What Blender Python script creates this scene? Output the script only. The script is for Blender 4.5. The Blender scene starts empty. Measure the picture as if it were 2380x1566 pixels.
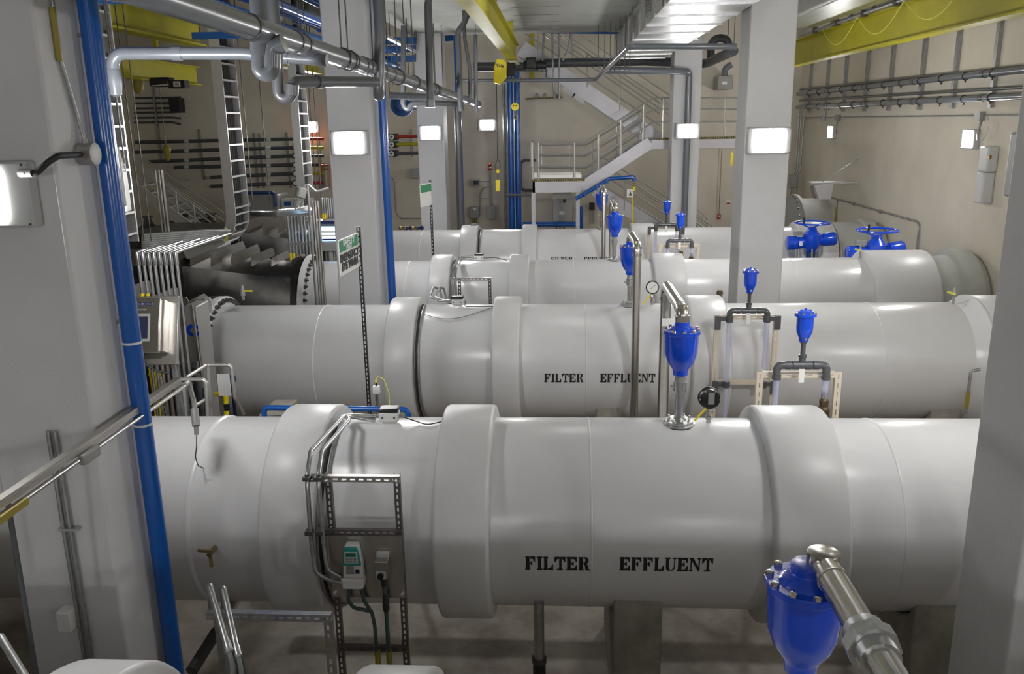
import bpy, math, random
from mathutils import Vector, Matrix
random.seed(7)
PI = math.pi
S = bpy.context.scene
COL = S.collection

# ---------------------------------------------------------------- camera
F = 1964.0
CAM = Vector((0, 0, 4.7))
_vy = Vector((110, -503, 1964)).normalized()
_dn = Vector((130, 7700, 1964)); _dn -= _vy*_dn.dot(_vy); _dn.normalize()
_vx = _dn.cross(_vy)
cd = bpy.data.cameras.new('camera'); cam = bpy.data.objects.new('camera', cd); COL.objects.link(cam)
R3 = Matrix(((_vx[0], -_vx[1], -_vx[2]), (_vy[0], -_vy[1], -_vy[2]), (-_dn[0], _dn[1], _dn[2])))
cam.matrix_world = Matrix.Translation(CAM) @ R3.to_4x4()
cd.sensor_width = 36; cd.lens = F/2380*36; cd.clip_start = .05; cd.clip_end = 200
S.camera = cam
# ---------------------------------------------------------------- world, exposure
w = bpy.data.worlds.new('world'); S.world = w; w.use_nodes = True
w.node_tree.nodes['Background'].inputs[0].default_value = (.9, .95, 1, 1)
w.node_tree.nodes['Background'].inputs[1].default_value = .02
S.view_settings.view_transform = 'Standard'; S.view_settings.look = 'None'
S.view_settings.gamma = 1; S.view_settings.use_curve_mapping = False
S.view_settings.exposure = 2.12
LENS_POWER = 44.0      # emission of the wall light lenses
FILL_POWER = 6.0       # emission of the fill strips added under the roof

# ---------------------------------------------------------------- helpers
def ray(px, py):
    c = Vector((px-1190, py-783, F)); return Vector((c.dot(_vx), c.dot(_vy), -c.dot(_dn)))
def P(px, py, Y=None, X=None, Z=None):
    d = ray(px, py)
    t = (X-CAM[0])/d[0] if X is not None else (Y-CAM[1])/d[1] if Y is not None else (Z-CAM[2])/d[2]
    return CAM + d*t
AXZ, RP = 1.5, .78
PIPE_Y = [2.93, 6.6, 11.2, 15.0, 19.5]
def S_on(i, px, py, R=RP):
    d = ray(px, py); D = PIPE_Y[i]; dz = CAM[2]-AXZ
    a = d[1]**2+d[2]**2; b = 2*(-d[1]*D+d[2]*dz); c = D*D+dz*dz-R*R
    q = max(b*b-4*a*c, 0); t = (-b-math.sqrt(q))/2/a
    return CAM + d*t
def px_per_m(Y): return F/Y

WL = {}
def setp(o, label=None, cat=None, group=None, kind=None):
    if label: o['label'] = label
    if cat: o['category'] = cat
    if group: o['group'] = group
    if kind: o['kind'] = kind
    return o
def thing(name, label, cat, loc=(0, 0, 0), group=None):
    o = bpy.data.objects.new(name, None); COL.objects.link(o); o.location = loc
    o.empty_display_size = .1; WL[o.name] = Vector(loc)
    return setp(o, label, cat, group)

class G:
    def __init__(s): s.v = []; s.f = []
    def add(s, vs, fs):
        n = len(s.v); s.v += [Vector(p) for p in vs]; s.f += [tuple(i+n for i in f) for f in fs]; return s
    def xbox(s, x0, x1, y0, y1, z0, z1, M=None):
        vs = [Vector((x, y, z)) for z in (z0, z1) for y in (y0, y1) for x in (x0, x1)]
        if M: vs = [M @ p for p in vs]
        return s.add(vs, [(0, 2, 3, 1), (4, 5, 7, 6), (0, 1, 5, 4), (2, 6, 7, 3), (0, 4, 6, 2), (1, 3, 7, 5)])
    def box(s, c, d, rz=0, M=None):
        T = Matrix.Translation(Vector(c))
        if M: T = T @ M.to_4x4()
        elif rz: T = T @ Matrix.Rotation(rz, 4, 'Z')
        a, b, e = d[0]/2, d[1]/2, d[2]/2
        return s.xbox(-a, a, -b, b, -e, e, T)
    def beam(s, a, b, w, h, up=(0, 0, 1)):
        a = Vector(a); b = Vector(b); t = b-a; L = t.length; t.normalize(); up = Vector(up)
        if abs(t.dot(up)) > .99: up = Vector((0, 1, 0))
        u = t.cross(up).normalized(); n = u.cross(t)
        M = Matrix.Translation(a) @ Matrix((u, t, n)).transposed().to_4x4()
        return s.xbox(-w/2, w/2, 0, L, -h/2, h/2, M)
    def tube(s, pts, r, seg=12, bend=0, closed=False, caps=True):
        pts = [Vector(p) for p in pts]
        if bend: pts = fillet(pts, bend)
        q = [pts[0]]
        for p in pts[1:]:
            if (p-q[-1]).length > 1e-5: q.append(p)
        pts = q; n = len(pts)
        if n < 2: return s
        T = []
        for i in range(n):
            if closed: t = pts[(i+1) % n]-pts[i-1]
            else: t = (pts[min(i+1, n-1)]-pts[max(i-1, 0)])
            if t.length < 1e-9: t = Vector((0, 0, 1))
            T.append(t.normalized())
        u = T[0].orthogonal().normalized(); base = len(s.v); rs = r if isinstance(r, (list, tuple)) else [r]*n
        for i in range(n):
            u = (u-T[i]*u.dot(T[i])).normalized(); w_ = T[i].cross(u)
            s.v += [pts[i]+(u*math.cos(2*PI*k/seg)+w_*math.sin(2*PI*k/seg))*rs[i] for k in range(seg)]
        m = n if closed else n-1
        for i in range(m):
            a = base+i*seg; b = base+((i+1) % n)*seg
            for k in range(seg):
                k2 = (k+1) % seg; s.f.append((a+k, a+k2, b+k2, b+k))
        if caps and not closed:
            s.f.append(tuple(base+k for k in reversed(range(seg)))); s.f.append(tuple(base+(n-1)*seg+k for k in range(seg)))
        return s
    def lathe(s, o, axis, prof, seg=24, caps=True):
        o = Vector(o); ax = Vector(axis).normalized(); u = ax.orthogonal().normalized(); w_ = ax.cross(u); base = len(s.v)
        for t, r in prof:
            s.v += [o+ax*t+(u*math.cos(2*PI*k/seg)+w_*math.sin(2*PI*k/seg))*max(r, 1e-4) for k in range(seg)]
        for i in range(len(prof)-1):
            a = base+i*seg; b = a+seg
            for k in range(seg):
                k2 = (k+1) % seg; s.f.append((a+k, a+k2, b+k2, b+k))
        if caps:
            s.f.append(tuple(base+k for k in reversed(range(seg)))); s.f.append(tuple(base+(len(prof)-1)*seg+k for k in range(seg)))
        return s
    def cyl(s, a, b, r, seg=16, r2=None):
        a = Vector(a); b = Vector(b); return s.lathe(a, b-a, [(0, r), ((b-a).length, r if r2 is None else r2)], seg)
    def prism(s, poly, o, u, v, n, d):
        o = Vector(o); u = Vector(u); v = Vector(v); n = Vector(n); k = len(poly)
        vs = [o+u*a+v*b for a, b in poly]; vs += [p+n*d for p in vs]
        fs = [tuple(range(k)), tuple(range(2*k-1, k-1, -1))]+[(i, i+k, (i+1) % k+k, (i+1) % k) for i in range(k)]
        return s.add(vs, fs)
    def loft(s, rings, caps=True):
        base = len(s.v); n = len(rings[0])
        for r in rings: s.v += [Vector(p) for p in r]
        for i in range(len(rings)-1):
            a = base+i*n; b = a+n
            for k in range(n):
                k2 = (k+1) % n; s.f.append((a+k, a+k2, b+k2, b+k))
        if caps:
            s.f.append(tuple(base+k for k in reversed(range(n)))); s.f.append(tuple(base+(len(rings)-1)*n+k for k in range(n)))
        return s
    def torus(s, c, axis, R, r, seg=32, rs=8, a0=0, a1=2*PI):
        c = Vector(c); ax = Vector(axis).normalized(); u = ax.orthogonal().normalized(); w_ = ax.cross(u)
        full = abs(a1-a0-2*PI) < 1e-6; n = seg if full else seg+1
        pts = [c+(u*math.cos(a0+(a1-a0)*k/seg)+w_*math.sin(a0+(a1-a0)*k/seg))*R for k in range(n)]
        return s.tube(pts, r, rs, closed=full)
    def ibeam(s, a, b, w, h, tf=.02, tw=.02):
        a = Vector(a); b = Vector(b); up = Vector((0, 0, 1))
        s.beam(a+up*tf/2, b+up*tf/2, w, tf); s.beam(a+up*(h-tf/2), b+up*(h-tf/2), w, tf); s.beam(a+up*h/2, b+up*h/2, tw, h-2*tf+.002)
        return s
    def strut(s, a, b, w=.041, d=.041, face=(0, -1, 0), pitch=.05, slot=.028, sw=.4):
        """slotted channel from a to b; the slotted web looks along face"""
        a = Vector(a); b = Vector(b); t = b-a; L = t.length; t.normalize(); fn = Vector(face)
        fn = (fn-t*fn.dot(t)).normalized(); u = t.cross(fn).normalized(); th = .003
        def bx(u0, u1, t0, t1, n0, n1):
            M = Matrix.Translation(a) @ Matrix((u, t, fn)).transposed().to_4x4()
            s.xbox(u0, u1, t0, t1, n0, n1, M)
        bx(-w/2, -w/2*sw, 0, L, -th, 0); bx(w/2*sw, w/2, 0, L, -th, 0)
        bx(-w/2, -w/2+th, 0, L, -d, -th); bx(w/2-th, w/2, 0, L, -d, -th)
        n = max(1, int(L/pitch)); p = L/n
        for i in range(n+1):
            c = i*p; g = (p-slot)/2
            bx(-w/2*sw, w/2*sw, max(0, c-g), min(L, c+g), -th, 0)
        return s
    def obj(s, name, mat, parent=None, bev=0, sharp=35, label=None, cat=None, group=None, kind=None, flat=False):
        if parent is not None: o0 = WL[parent.name]
        else:
            if not s.v: raise Exception(name)
            xs = [p[0] for p in s.v]; ys = [p[1] for p in s.v]; zs = [p[2] for p in s.v]
            o0 = Vector(((min(xs)+max(xs))/2, (min(ys)+max(ys))/2, min(zs)))
        me = bpy.data.meshes.new(name)
        me.from_pydata([p-o0 for p in s.v], [], s.f); me.update()
        fix_normals(me)
        if not flat:
            me.polygons.foreach_set('use_smooth', [True]*len(me.polygons)); me.set_sharp_from_angle(angle=math.radians(sharp))
        me.materials.append(MT[mat] if isinstance(mat, str) else mat)
        o = bpy.data.objects.new(name, me); COL.objects.link(o)
        if parent is not None: o.parent = parent; WL[o.name] = o0
        else: o.location = o0; WL[o.name] = o0
        if bev:
            m = o.modifiers.new('bevel', 'BEVEL'); m.width = bev; m.segments = 2; m.limit_method = 'ANGLE'; m.angle_limit = math.radians(40)
        return setp(o, label, cat, group, kind)
import bmesh
def fix_normals(me):
    bm = bmesh.new(); bm.from_mesh(me); bmesh.ops.recalc_face_normals(bm, faces=bm.faces); bm.to_mesh(me); bm.free()
def fillet(pts, r, n=6):
    out = [pts[0]]
    for i in range(1, len(pts)-1):
        a = pts[i-1]-pts[i]; b = pts[i+1]-pts[i]; la, lb = a.length, b.length
        if la < 1e-6 or lb < 1e-6: continue
        a.normalize(); b.normalize(); ang = a.angle(b)
        if ang > PI-.02: out.append(pts[i]); continue
        d = min(r/math.tan(ang/2), la*.49, lb*.49); rr = d*math.tan(ang/2)
        c = pts[i]+(a+b).normalized()*(rr/math.sin(ang/2)); p0 = pts[i]+a*d-c; p1 = pts[i]+b*d-c; th = p0.angle(p1)
        for k in range(n+1):
            f = k/n; out.append(c+(p0*math.sin((1-f)*th)+p1*math.sin(f*th))/math.sin(th))
    out.append(pts[-1]); return out
def inst(mesh_obj, M, parent, name=None):
    """another copy of a part that shares the mesh (mesh built round the origin)"""
    c = bpy.data.objects.new(name or mesh_obj.name.split('.')[0], mesh_obj.data) if name else mesh_obj.copy()
    COL.objects.link(c); c.parent = parent; c.matrix_local = Matrix.Translation(-WL[parent.name]) @ M; return c
def part_proto(g, name, mat, sharp=35):
    """mesh at the origin kept as data; use inst2"""
    me = bpy.data.meshes.new(name); me.from_pydata(g.v, [], g.f); me.update(); fix_normals(me)
    me.polygons.foreach_set('use_smooth', [True]*len(me.polygons)); me.set_sharp_from_angle(angle=math.radians(sharp))
    me.materials.append(MT[mat]); return me
def put(me, name, M, parent):
    o = bpy.data.objects.new(name, me); COL.objects.link(o); o.parent = parent
    o.matrix_local = Matrix.Translation(-WL[parent.name]) @ M; WL[o.name] = WL[parent.name]; return o
def dup(root, loc, label=None, group=None, rz=None, sc=None):
    def rec(o, par):
        c = o.copy(); COL.objects.link(c)
        if par: c.parent = par
        for ch in o.children: rec(ch, c)
        return c
    r = rec(root, None); r.location = loc; WL[r.name] = Vector(loc)
    if rz is not None: r.rotation_euler[2] = rz
    if sc: r.scale = (sc, sc, sc)
    if label: r['label'] = label
    if group: r['group'] = group
    return r
def axM(o, z, x=None):
    """matrix with local Z along z at o"""
    z = Vector(z).normalized(); x = Vector(x) if x is not None else z.orthogonal(); x = (x-z*x.dot(z)).normalized(); y = z.cross(x)
    return Matrix.Translation(Vector(o)) @ Matrix((x, y, z)).transposed().to_4x4()
def text_geo(txt, size, depth=.002, bold=0, name='lettering'):
    cu = bpy.data.curves.new(name, 'FONT'); cu.body = txt; cu.size = size; cu.extrude = depth; cu.align_x = 'CENTER'; cu.align_y = 'CENTER'; cu.offset = bold
    o = bpy.data.objects.new(name, cu); COL.objects.link(o)
    dg = bpy.context.evaluated_depsgraph_get(); me = bpy.data.meshes.new_from_object(o.evaluated_get(dg))
    vs = [v.co.copy() for v in me.vertices]; fs = [tuple(p.vertices) for p in me.polygons]
    bpy.data.objects.remove(o); bpy.data.curves.remove(cu); bpy.data.meshes.remove(me)
    return vs, fs
def text_obj(txt, size, M, mat, parent, bold=0, sx=1, name='lettering'):
    vs, fs = text_geo(txt, size, .0015, bold); g = G(); g.add([M @ Vector((v[0]*sx, v[1], v[2])) for v in vs], fs)
    return g.obj(name, mat, parent, flat=True)

# ---------------------------------------------------------------- materials
MT = {}
def mat(name, col, rough=.5, metal=0, var=0, scale=3, bump=0, bscale=40, col2=None, coat=0, spec=None):
    m = bpy.data.materials.new(name); m.use_nodes = True; nt = m.node_tree; b = nt.nodes['Principled BSDF']
    b.inputs['Base Color'].default_value = (*col, 1); b.inputs['Roughness'].default_value = rough; b.inputs['Metallic'].default_value = metal
    if coat: b.inputs['Coat Weight'].default_value = coat; b.inputs['Coat Roughness'].default_value = .15
    if spec is not None: b.inputs['Specular IOR Level'].default_value = spec
    tc = nt.nodes.new('ShaderNodeTexCoord'); tc = tc.outputs['Object']
    if var or col2:
        n = nt.nodes.new('ShaderNodeTexNoise'); n.inputs['Scale'].default_value = scale; n.inputs['Detail'].default_value = 6; n.inputs['Roughness'].default_value = .62
        nt.links.new(tc, n.inputs['Vector']); r = nt.nodes.new('ShaderNodeValToRGB')
        a = col2 if col2 else tuple(c*(1-var) for c in col)
        r.color_ramp.elements[0].position = .34; r.color_ramp.elements[0].color = (*a, 1)
        r.color_ramp.elements[1].position = .66; r.color_ramp.elements[1].color = (*(col if col2 else tuple(min(1, c*(1+var*.4)) for c in col)), 1)
        nt.links.new(n.outputs['Fac'], r.inputs['Fac']); nt.links.new(r.outputs['Color'], b.inputs['Base Color'])
    if bump:
        n = nt.nodes.new('ShaderNodeTexNoise'); n.inputs['Scale'].default_value = bscale; n.inputs['Detail'].default_value = 3; nt.links.new(tc, n.inputs['Vector'])
        bp = nt.nodes.new('ShaderNodeBump'); bp.inputs['Strength'].default_value = bump; bp.inputs['Distance'].default_value = .01
        nt.links.new(n.outputs['Fac'], bp.inputs['Height']); nt.links.new(bp.outputs['Normal'], b.inputs['Normal'])
    MT[name] = m; return m
def emit(name, col, st):
    m = bpy.data.materials.new(name); m.use_nodes = True; b = m.node_tree.nodes['Principled BSDF']
    b.inputs['Base Color'].default_value = (.8, .8, .8, 1); b.inputs['Emission Color'].default_value = (*col, 1); b.inputs['Emission Strength'].default_value = st
    MT[name] = m
mat('pipe_paint', (.70, .70, .71), .27, 0, .03, 1.5, .06, 25)
mat('coupling_wrap', (.67, .67, .675), .38, 0, .04, 3, .08, 10)
mat('wall_concrete', (.70, .645, .545), .85, 0, .08, .9, .25, 30)
mat('column_paint', (.65, .65, .665), .6, 0, .04, 2, .2, 60)
mat('slab_concrete', (.47, .48, .45), .8, 0, .12, 1.2, .2, 20)
mat('floor_concrete', (.50, .455, .39), .6, 0, 0, 1.3, .2, 12, col2=(.19, .145, .11))
mat('saddle_concrete', (.33, .31, .27), .9, 0, .25, 5, .5, 30)
mat('galvanized', (.55, .56, .57), .32, .95, .2, 18)
mat('galvanized_dull', (.40, .41, .41), .45, .8, .25, 10)
mat('stainless', (.60, .58, .54), .24, 1, .12, 9)
mat('stainless_brushed', (.50, .48, .45), .33, 1, .1, 5)
mat('reactor_steel', (.13, .125, .12), .36, 1, .25, 4, .1, 8)
mat('strut_dark', (.17, .15, .15), .4, .7, .2, 10)
mat('aluminium', (.72, .72, .73), .32, .9, .06, 6)
mat('rail_aluminium', (.62, .61, .58), .38, .7, .05, 8)
mat('stair_paint', (.60, .59, .62), .42, .2, .05, 3)
mat('duct_metal', (.50, .51, .52), .30, .9, .15, 2, .12, 5)
mat('pvc_grey', (.085, .09, .10), .35, 0, .06, 4, coat=.3)
mat('pvc_light', (.15, .165, .19), .3, 0, .05, 4, coat=.4)
mat('pvc_dark', (.075, .08, .09), .4, 0, .1, 5)
mat('blue_pipe', (.0, .10, .46), .28, 0, .05, 4, coat=.5)
mat('blue_valve', (.0, .07, .72), .22, 0, .08, 5, .05, 30, coat=.8)
mat('blue_dark', (.01, .05, .18), .3, 0, .1, 5, coat=.5)
mat('blue_steel', (.01, .10, .33), .45)
mat('beam_yellow', (.46, .42, .004), .45, 0, .1, 2)
mat('yellow_bright', (.85, .68, .02), .4)
mat('yellow_hazard', (.30, .235, .03), .5)
mat('black', (.012, .012, .014), .35)
mat('rubber_black', (.02, .02, .022), .55)
mat('grey_plastic', (.32, .33, .34), .5)
mat('box_grey', (.33, .33, .32), .45, .3, .05, 6)
mat('white_plastic', (.72, .72, .70), .4)
mat('housing_white', (.60, .61, .61), .4)
mat('housing_grey', (.46, .47, .47), .4)
mat('cream_strut', (.72, .63, .50), .55, 0, .06, 6)
mat('bolt_chrome', (.75, .74, .72), .2, 1)
mat('bolt_dull', (.16, .155, .15), .4, .9, .3, 40)
mat('brass', (.35, .27, .12), .4, .8, .3, 20)
mat('bronze_dark', (.14, .10, .055), .5, .6, .3, 20)
mat('copper', (.5, .2, .1), .4, .6)
mat('red', (.45, .03, .02), .45)
mat('orange', (.75, .20, .03), .5)
mat('orange_brown', (.30, .09, .03), .5)
mat('green_sign', (.01, .26, .11), .4)
mat('teal', (.02, .28, .26), .4)
mat('sign_white', (.82, .82, .80), .4)
mat('ink_black', (.012, .012, .012), .6)
mat('navy', (.01, .02, .10), .3)
mat('screen_dark', (.025, .03, .06), .15)
mat('lcd_green', (.02, .16, .10), .3)
mat('green_dot', (.1, .7, .08), .4)
mat('cable_dark', (.022, .024, .024), .5)
mat('cable_green', (.05, .085, .075), .5)
mat('tag_yellow', (.75, .75, .15), .6)
mat('foil', (.62, .64, .62), .3, .8, .1, 6, .6, 8)
emit('lamp_lens', (1, .985, .97), LENS_POWER)
emit('fill_glow', (1, .985, .96), FILL_POWER)
emit('screen_glow', (.30, .60, .95), .9)
m = bpy.data.materials.new('clear_tube'); m.use_nodes = True; b = m.node_tree.nodes['Principled BSDF']
b.inputs['Base Color'].default_value = (.62, .64, .85, 1); b.inputs['Roughness'].default_value = .08; b.inputs['Alpha'].default_value = .42; MT['clear_tube'] = m
m = bpy.data.materials.new('clear_glass'); m.use_nodes = True; b = m.node_tree.nodes['Principled BSDF']
b.inputs['Base Color'].default_value = (.9, .9, .9, 1); b.inputs['Roughness'].default_value = .05; b.inputs['Alpha'].default_value = .2; MT['clear_glass'] = m
# ================================================================ the room
def struct(g, name, mt, **k): return g.obj(name, mt, kind='structure', flat=True, **k)
XR, XL, YB, YF = 7.2, -15.0, 26.7, -9.0
struct(G().xbox(XL-.3, XR+.3, YF-.3, YB+.3, -.3, 0), 'floor', 'floor_concrete')
struct(G().xbox(XL-.3, XR+.3, YF-.3, YB+.3, 9.4, 9.6), 'ceiling', 'slab_concrete')
struct(G().xbox(XL-.3, XR+.3, YB, YB+.3, 0, 9.4), 'wall_back', 'wall_concrete')
struct(G().xbox(XR, XR+.3, YF, YB, 0, 9.4), 'wall_right', 'wall_concrete')
struct(G().xbox(XL-.3, XL, YF, YB, 0, 9.4), 'wall_left', 'wall_concrete')
struct(G().xbox(XL-.3, XR+.3, YF-.3, YF, 0, 9.4), 'wall_front', 'wall_concrete')
# slab over the middle bay, with the steel channels cast into its underside
t = thing('concrete_slab', 'pale concrete slab overhead between the two rows of columns', 'slab', (0, 8, 6.75))
g = G().xbox(-3.6, 3.5, YF, 21.6, 6.75, 7.25); g.obj('slab', 'slab_concrete', t, flat=True)
cg = G().xbox(-.45, .45, -.025, .025, -.012, .002); cm = part_proto(cg, 'cast_in_channel', 'galvanized_dull')
for k in range(4): put(cm, 'cast_in_channel', Matrix.Translation((-.45, 20.4-k*1.25, 6.75)), t)
# columns
ROWS = [-6.5, 4.6, 12.7, 20.8]
CW = .65
cdat = [('L', -3.42), ('R', 2.67)]
lbl = {('L', 4.6): 'large grey concrete column filling the left edge, with a blue pipe on its side',
       ('L', 12.7): 'grey concrete column behind the eye wash sign, left row, second nearest',
       ('L', 20.8): 'grey concrete column left of the far wall light, the farthest of the left row',
       ('R', 4.6): 'shadowed grey concrete column at the right edge of the view',
       ('R', 12.7): 'wide grey concrete column with wall light, right of the stairs',
       ('R', 20.8): 'far grey concrete column in front of the stair landing, a grey pipe down its face'}
for s, x in cdat:
    for y in ROWS:
        g = G().xbox(x, x+CW, y, y+CW, 0, 6.75)
        c = .02
        o = g.obj('concrete_column', 'column_paint', bev=.018, cat='column', group='square concrete columns in two rows',
                  label=lbl.get((s, y), 'grey concrete column behind the viewer, carrying a wall light'))
# transverse and edge beams of the side bays
for x0, x1, l in ((XL, -3.6, 'grey concrete beam crossing the left bay under the roof'), (3.5, XR, 'grey concrete beam crossing the right bay under the roof')):
    G().xbox(x0, x1, 20.8, 21.6, 8.4, 9.4).obj('concrete_beam', 'slab_concrete', cat='beam', label=l, flat=True)

# ================================================================ lights
def make_light(loc, face, label, w=.40, h=.26, lf=.35):
    """rounded wall pack; face = unit vector out of the wall"""
    loc = Vector(loc); n = Vector(face); u = Vector((0, 0, 1)).cross(n).normalized(); z = Vector((0, 0, 1))
    t = thing('wall_light', label, 'light', loc, 'square wall lights with glowing lenses')
    M = axM(loc, n, u)
    g = G().xbox(-w/2, w/2, -h/2, h/2, 0, .10, M); g.obj('housing', 'housing_grey', t, bev=.015)
    a, b = w*lf, h*.40; g = G(); pl = []
    for cx, cy, q in ((a-.03, b-.03, 0), (-a+.03, b-.03, 1), (-a+.03, -b+.03, 2), (a-.03, -b+.03, 3)):
        pl += [(cx+.03*math.cos(q*PI/2+k*PI/8), cy+.03*math.sin(q*PI/2+k*PI/8)) for k in range(5)]
    g.prism(pl, M @ Vector((0, 0, .10)), u, z, n, .006)
    ln = g.obj('lens', 'lamp_lens', t, flat=True)
    hd = part_proto(G().lathe((0, 0, 0), (0, 0, 1), [(0, .007), (.006, .006)], 8), 'screw', 'bolt_dull')
    for a in (-1, 1):
        for b in (-1, 1): put(hd, 'screw', M @ Matrix.Translation((a*(w/2-.02), b*(h/2-.02), .10)), t)
    return t, M
wl = []
make_light((-3.09, 12.7, 4.43), (0, -1, 0), 'glowing white wall light on the second left column, above the eye wash sign', .56, .36)
make_light((-3.09, 20.8, 4.46), (0, -1, 0), 'glowing white wall light on the farthest left column', .56, .36)
make_light((3.0, 20.63, 4.41), (0, -1, 0), 'glowing white wall light on the far column in front of the stair landing', .56, .36)
make_light((3.0, 12.7, 4.37), (0, -1, 0), 'glowing white wall light on the wide column right of centre', .62, .38)
make_light(P(1133, 290, Y=YB), (0, -1, 0), 'glowing white wall light on the back wall, left of the blue pipe pair', .56, .36)
make_light(P(723, 295, Y=YB), (0, -1, 0), 'small glowing wall light on the dark back wall, behind the cable ladder', .56, .36)
make_light((P(68, 450, Y=4.5)[0]-.31, 4.6, P(30, 453, Y=4.5)[2]), (0, -1, 0), 'wall light cut off by the left edge, wired to a round junction box', .62, .36, .26)
make_light(P(1938, 307, X=XR), (-1, 0, 0), 'glowing wall light on the right wall, nearer the far corner', .50, .34)
make_light(P(2262, 323, X=XR), (-1, 0, 0), 'glowing wall light on the right wall, beside the right edge column', .50, .34)
make_light((-3.09, -6.5+CW, 4.3), (0, 1, 0), 'wall light behind the viewer on the left column', .62, .38)
make_light((3.0, -6.5+CW, 4.3), (0, 1, 0), 'wall light behind the viewer on the right column', .62, .38)
make_light((XR, 6.8, 4.3), (-1, 0, 0), 'wall light on the right wall hidden behind the right edge column', .50, .34)
make_light((XR, -.9, 4.3), (-1, 0, 0), 'wall light on the right wall beside the viewer, out of frame', .50, .34)
for x, sd in ((-3.09, 'left'), (3.0, 'right')):
    for y in ROWS[1:3]:
        make_light((x, y+CW, 4.4), (0, 1, 0), 'wall light on the hidden far face of the '+sd+' column, turned away from the viewer', .62, .38)
# unseen strips added under the roof of each bay as fill light
def strip(x, y, z, L=1.3, axis='X', label=''):
    t = thing('fill_strip', label, 'light', (x, y, z), 'added fill strips under the roof')
    d = (L, .16, .06) if axis == 'X' else (.16, L, .06)
    G().box((x, y, z+.05), d).obj('housing', 'white_plastic', t)
    d = (L-.04, .12, .03) if axis == 'X' else (.12, L-.04, .03)
    G().box((x, y, z+.01), d).obj('tube', 'fill_glow', t)
    G().cyl((x, y, z+.08), (x, y, 6.76 if abs(x) < 3.5 else 9.4), .006, 6).obj('hanger_rod', 'galvanized_dull', t)
for x, y, z in ((.3, -3.5, 6.5), (1.9, 8.5, 6.5), (-.2, 11.5, 6.6), (5.2, 3.5, 8.6), (5.2, 9.5, 8.6), (5.2, 16, 8.6), (-7, 4, 8.6), (1.5, 24, 9.0), (5.3, 24, 9.0), (-4, 24, 9.0)):
    strip(x, y, z, 1.4, 'Y', 'added fill strip hung under the roof out of the frame')
# ================================================================ the large pipes
GL = {
 'F': (.96, [[(0,0),(.46,0),(.46,.07),(.40,.09),(.40,.91),(.40,1),(0,1),(0,.93),(.07,.91),(.07,.09),(0,.07)], [(.45,1),(.95,1),(.95,.64),(.88,.64),(.72,.86),(.45,.86)], [(.45,.57),(.53,.57),(.62,.68),(.67,.68),(.67,.32),(.62,.32),(.53,.43),(.45,.43)]]),
 'I': (.52, [[(0,0),(1,0),(1,.07),(.78,.09),(.78,.91),(1,.93),(1,1),(0,1),(0,.93),(.22,.91),(.22,.09),(0,.07)]]),
 'L': (.92, [[(0,0),(.40,0),(.40,.91),(.46,.93),(.46,1),(0,1),(0,.93),(.07,.91),(.07,.09),(0,.07)], [(.45,0),(.97,0),(.97,.40),(.90,.40),(.72,.13),(.45,.13)]]),
 'T': (1.0, [[(.22,0),(.78,0),(.78,.07),(.65,.09),(.65,.86),(.43,.86),(.43,.09),(.22,.07)], [(0,1),(.47,1),(.47,.86),(.26,.86),(.09,.62),(0,.62)], [(1,1),(.53,1),(.53,.86),(.74,.86),(.91,.62),(1,.62)]]),
 'R': (1.05, [[(0,0),(.46,0),(.46,.07),(.38,.09),(.38,1),(0,1),(0,.93),(.07,.91),(.07,.09),(0,.07)], [(.43,1),(.68,1),(.86,.92),(.88,.64),(.72,.52),(.43,.52),(.43,.60),(.56,.60),(.62,.70),(.62,.83),(.56,.91),(.43,.91)], [(.48,.48),(.72,.48),(.84,.34),(.86,.09),(1,.08),(1,0),(.66,0),(.60,.13),(.58,.36),(.48,.42)]]),
 'U': (1.02, [[(0,1),(.46,1),(.46,.93),(.33,.91),(.33,.22),(.46,.09),(.46,0),(.28,.02),(.10,.14),(.07,.30),(.07,.91),(0,.93)], [(.52,0),(.52,.08),(.70,.14),(.80,.30),(.80,.91),(.66,.93),(.66,1),(1,1),(1,.93),(.88,.91),(.88,.28),(.76,.06)]]),
 'N': (1.08, [[(0,0),(.30,0),(.30,.07),(.20,.09),(.20,.80),(.12,.88),(.12,.09),(0,.07)], [(0,1),(.34,1),(.86,.22),(.86,0),(.78,0),(.16,.86),(0,.93)], [(.68,1),(1,1),(1,.93),(.90,.91),(.90,.12),(.80,.30),(.80,.91),(.68,.93)]]),
}
GL['E'] = (1.0, GL['F'][1][:3]+[[(.45,0),(.97,0),(.97,.38),(.90,.38),(.72,.13),(.45,.13)]])
def stencil(i, word, x0, x1, zc_px, hgt, parent):
    """word sprayed on the front of pipe i from world x0 to x1"""
    tot = sum(GL[c][0] for c in word)+.10*(len(word)-1); sc = (x1-x0)/tot
    p = zc_px; D = PIPE_Y[i]; ph0 = math.asin(max(-1, min(1, (p[2]-AXZ)/RP)))
    x = x0; g = G()
    def mp(a, b, r):   # b = arc length above the centre line
        ph = ph0+b/RP; return Vector((a, D-r*math.cos(ph), AXZ+r*math.sin(ph)))
    for c in word:
        wd, polys = GL[c]
        for poly in polys:
            q = [(x+a*wd*sc, (b-.5)*hgt) for a, b in poly]; k = len(q)
            vs = [mp(a, b, RP-.006) for a, b in q]+[mp(a, b, RP+.005) for a, b in q]
            g.add(vs, [tuple(range(k)), tuple(range(2*k-1, k-1, -1))]+[(j, j+k, (j+1) % k+k, (j+1) % k) for j in range(k)])
        x += (wd+.10)*sc
    return g.obj('lettering', 'ink_black', parent, flat=True, label='black stencilled word '+word)
def ring_prof(xa, xb, R, r0, rnd=.03):
    return [(xa, r0), (xa+.002, R-rnd), (xa+rnd*.3, R-rnd*.3), (xa+rnd, R), (xb-rnd, R), (xb-rnd*.3, R-rnd*.3), (xb-.002, R-rnd), (xb, r0)]
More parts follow.
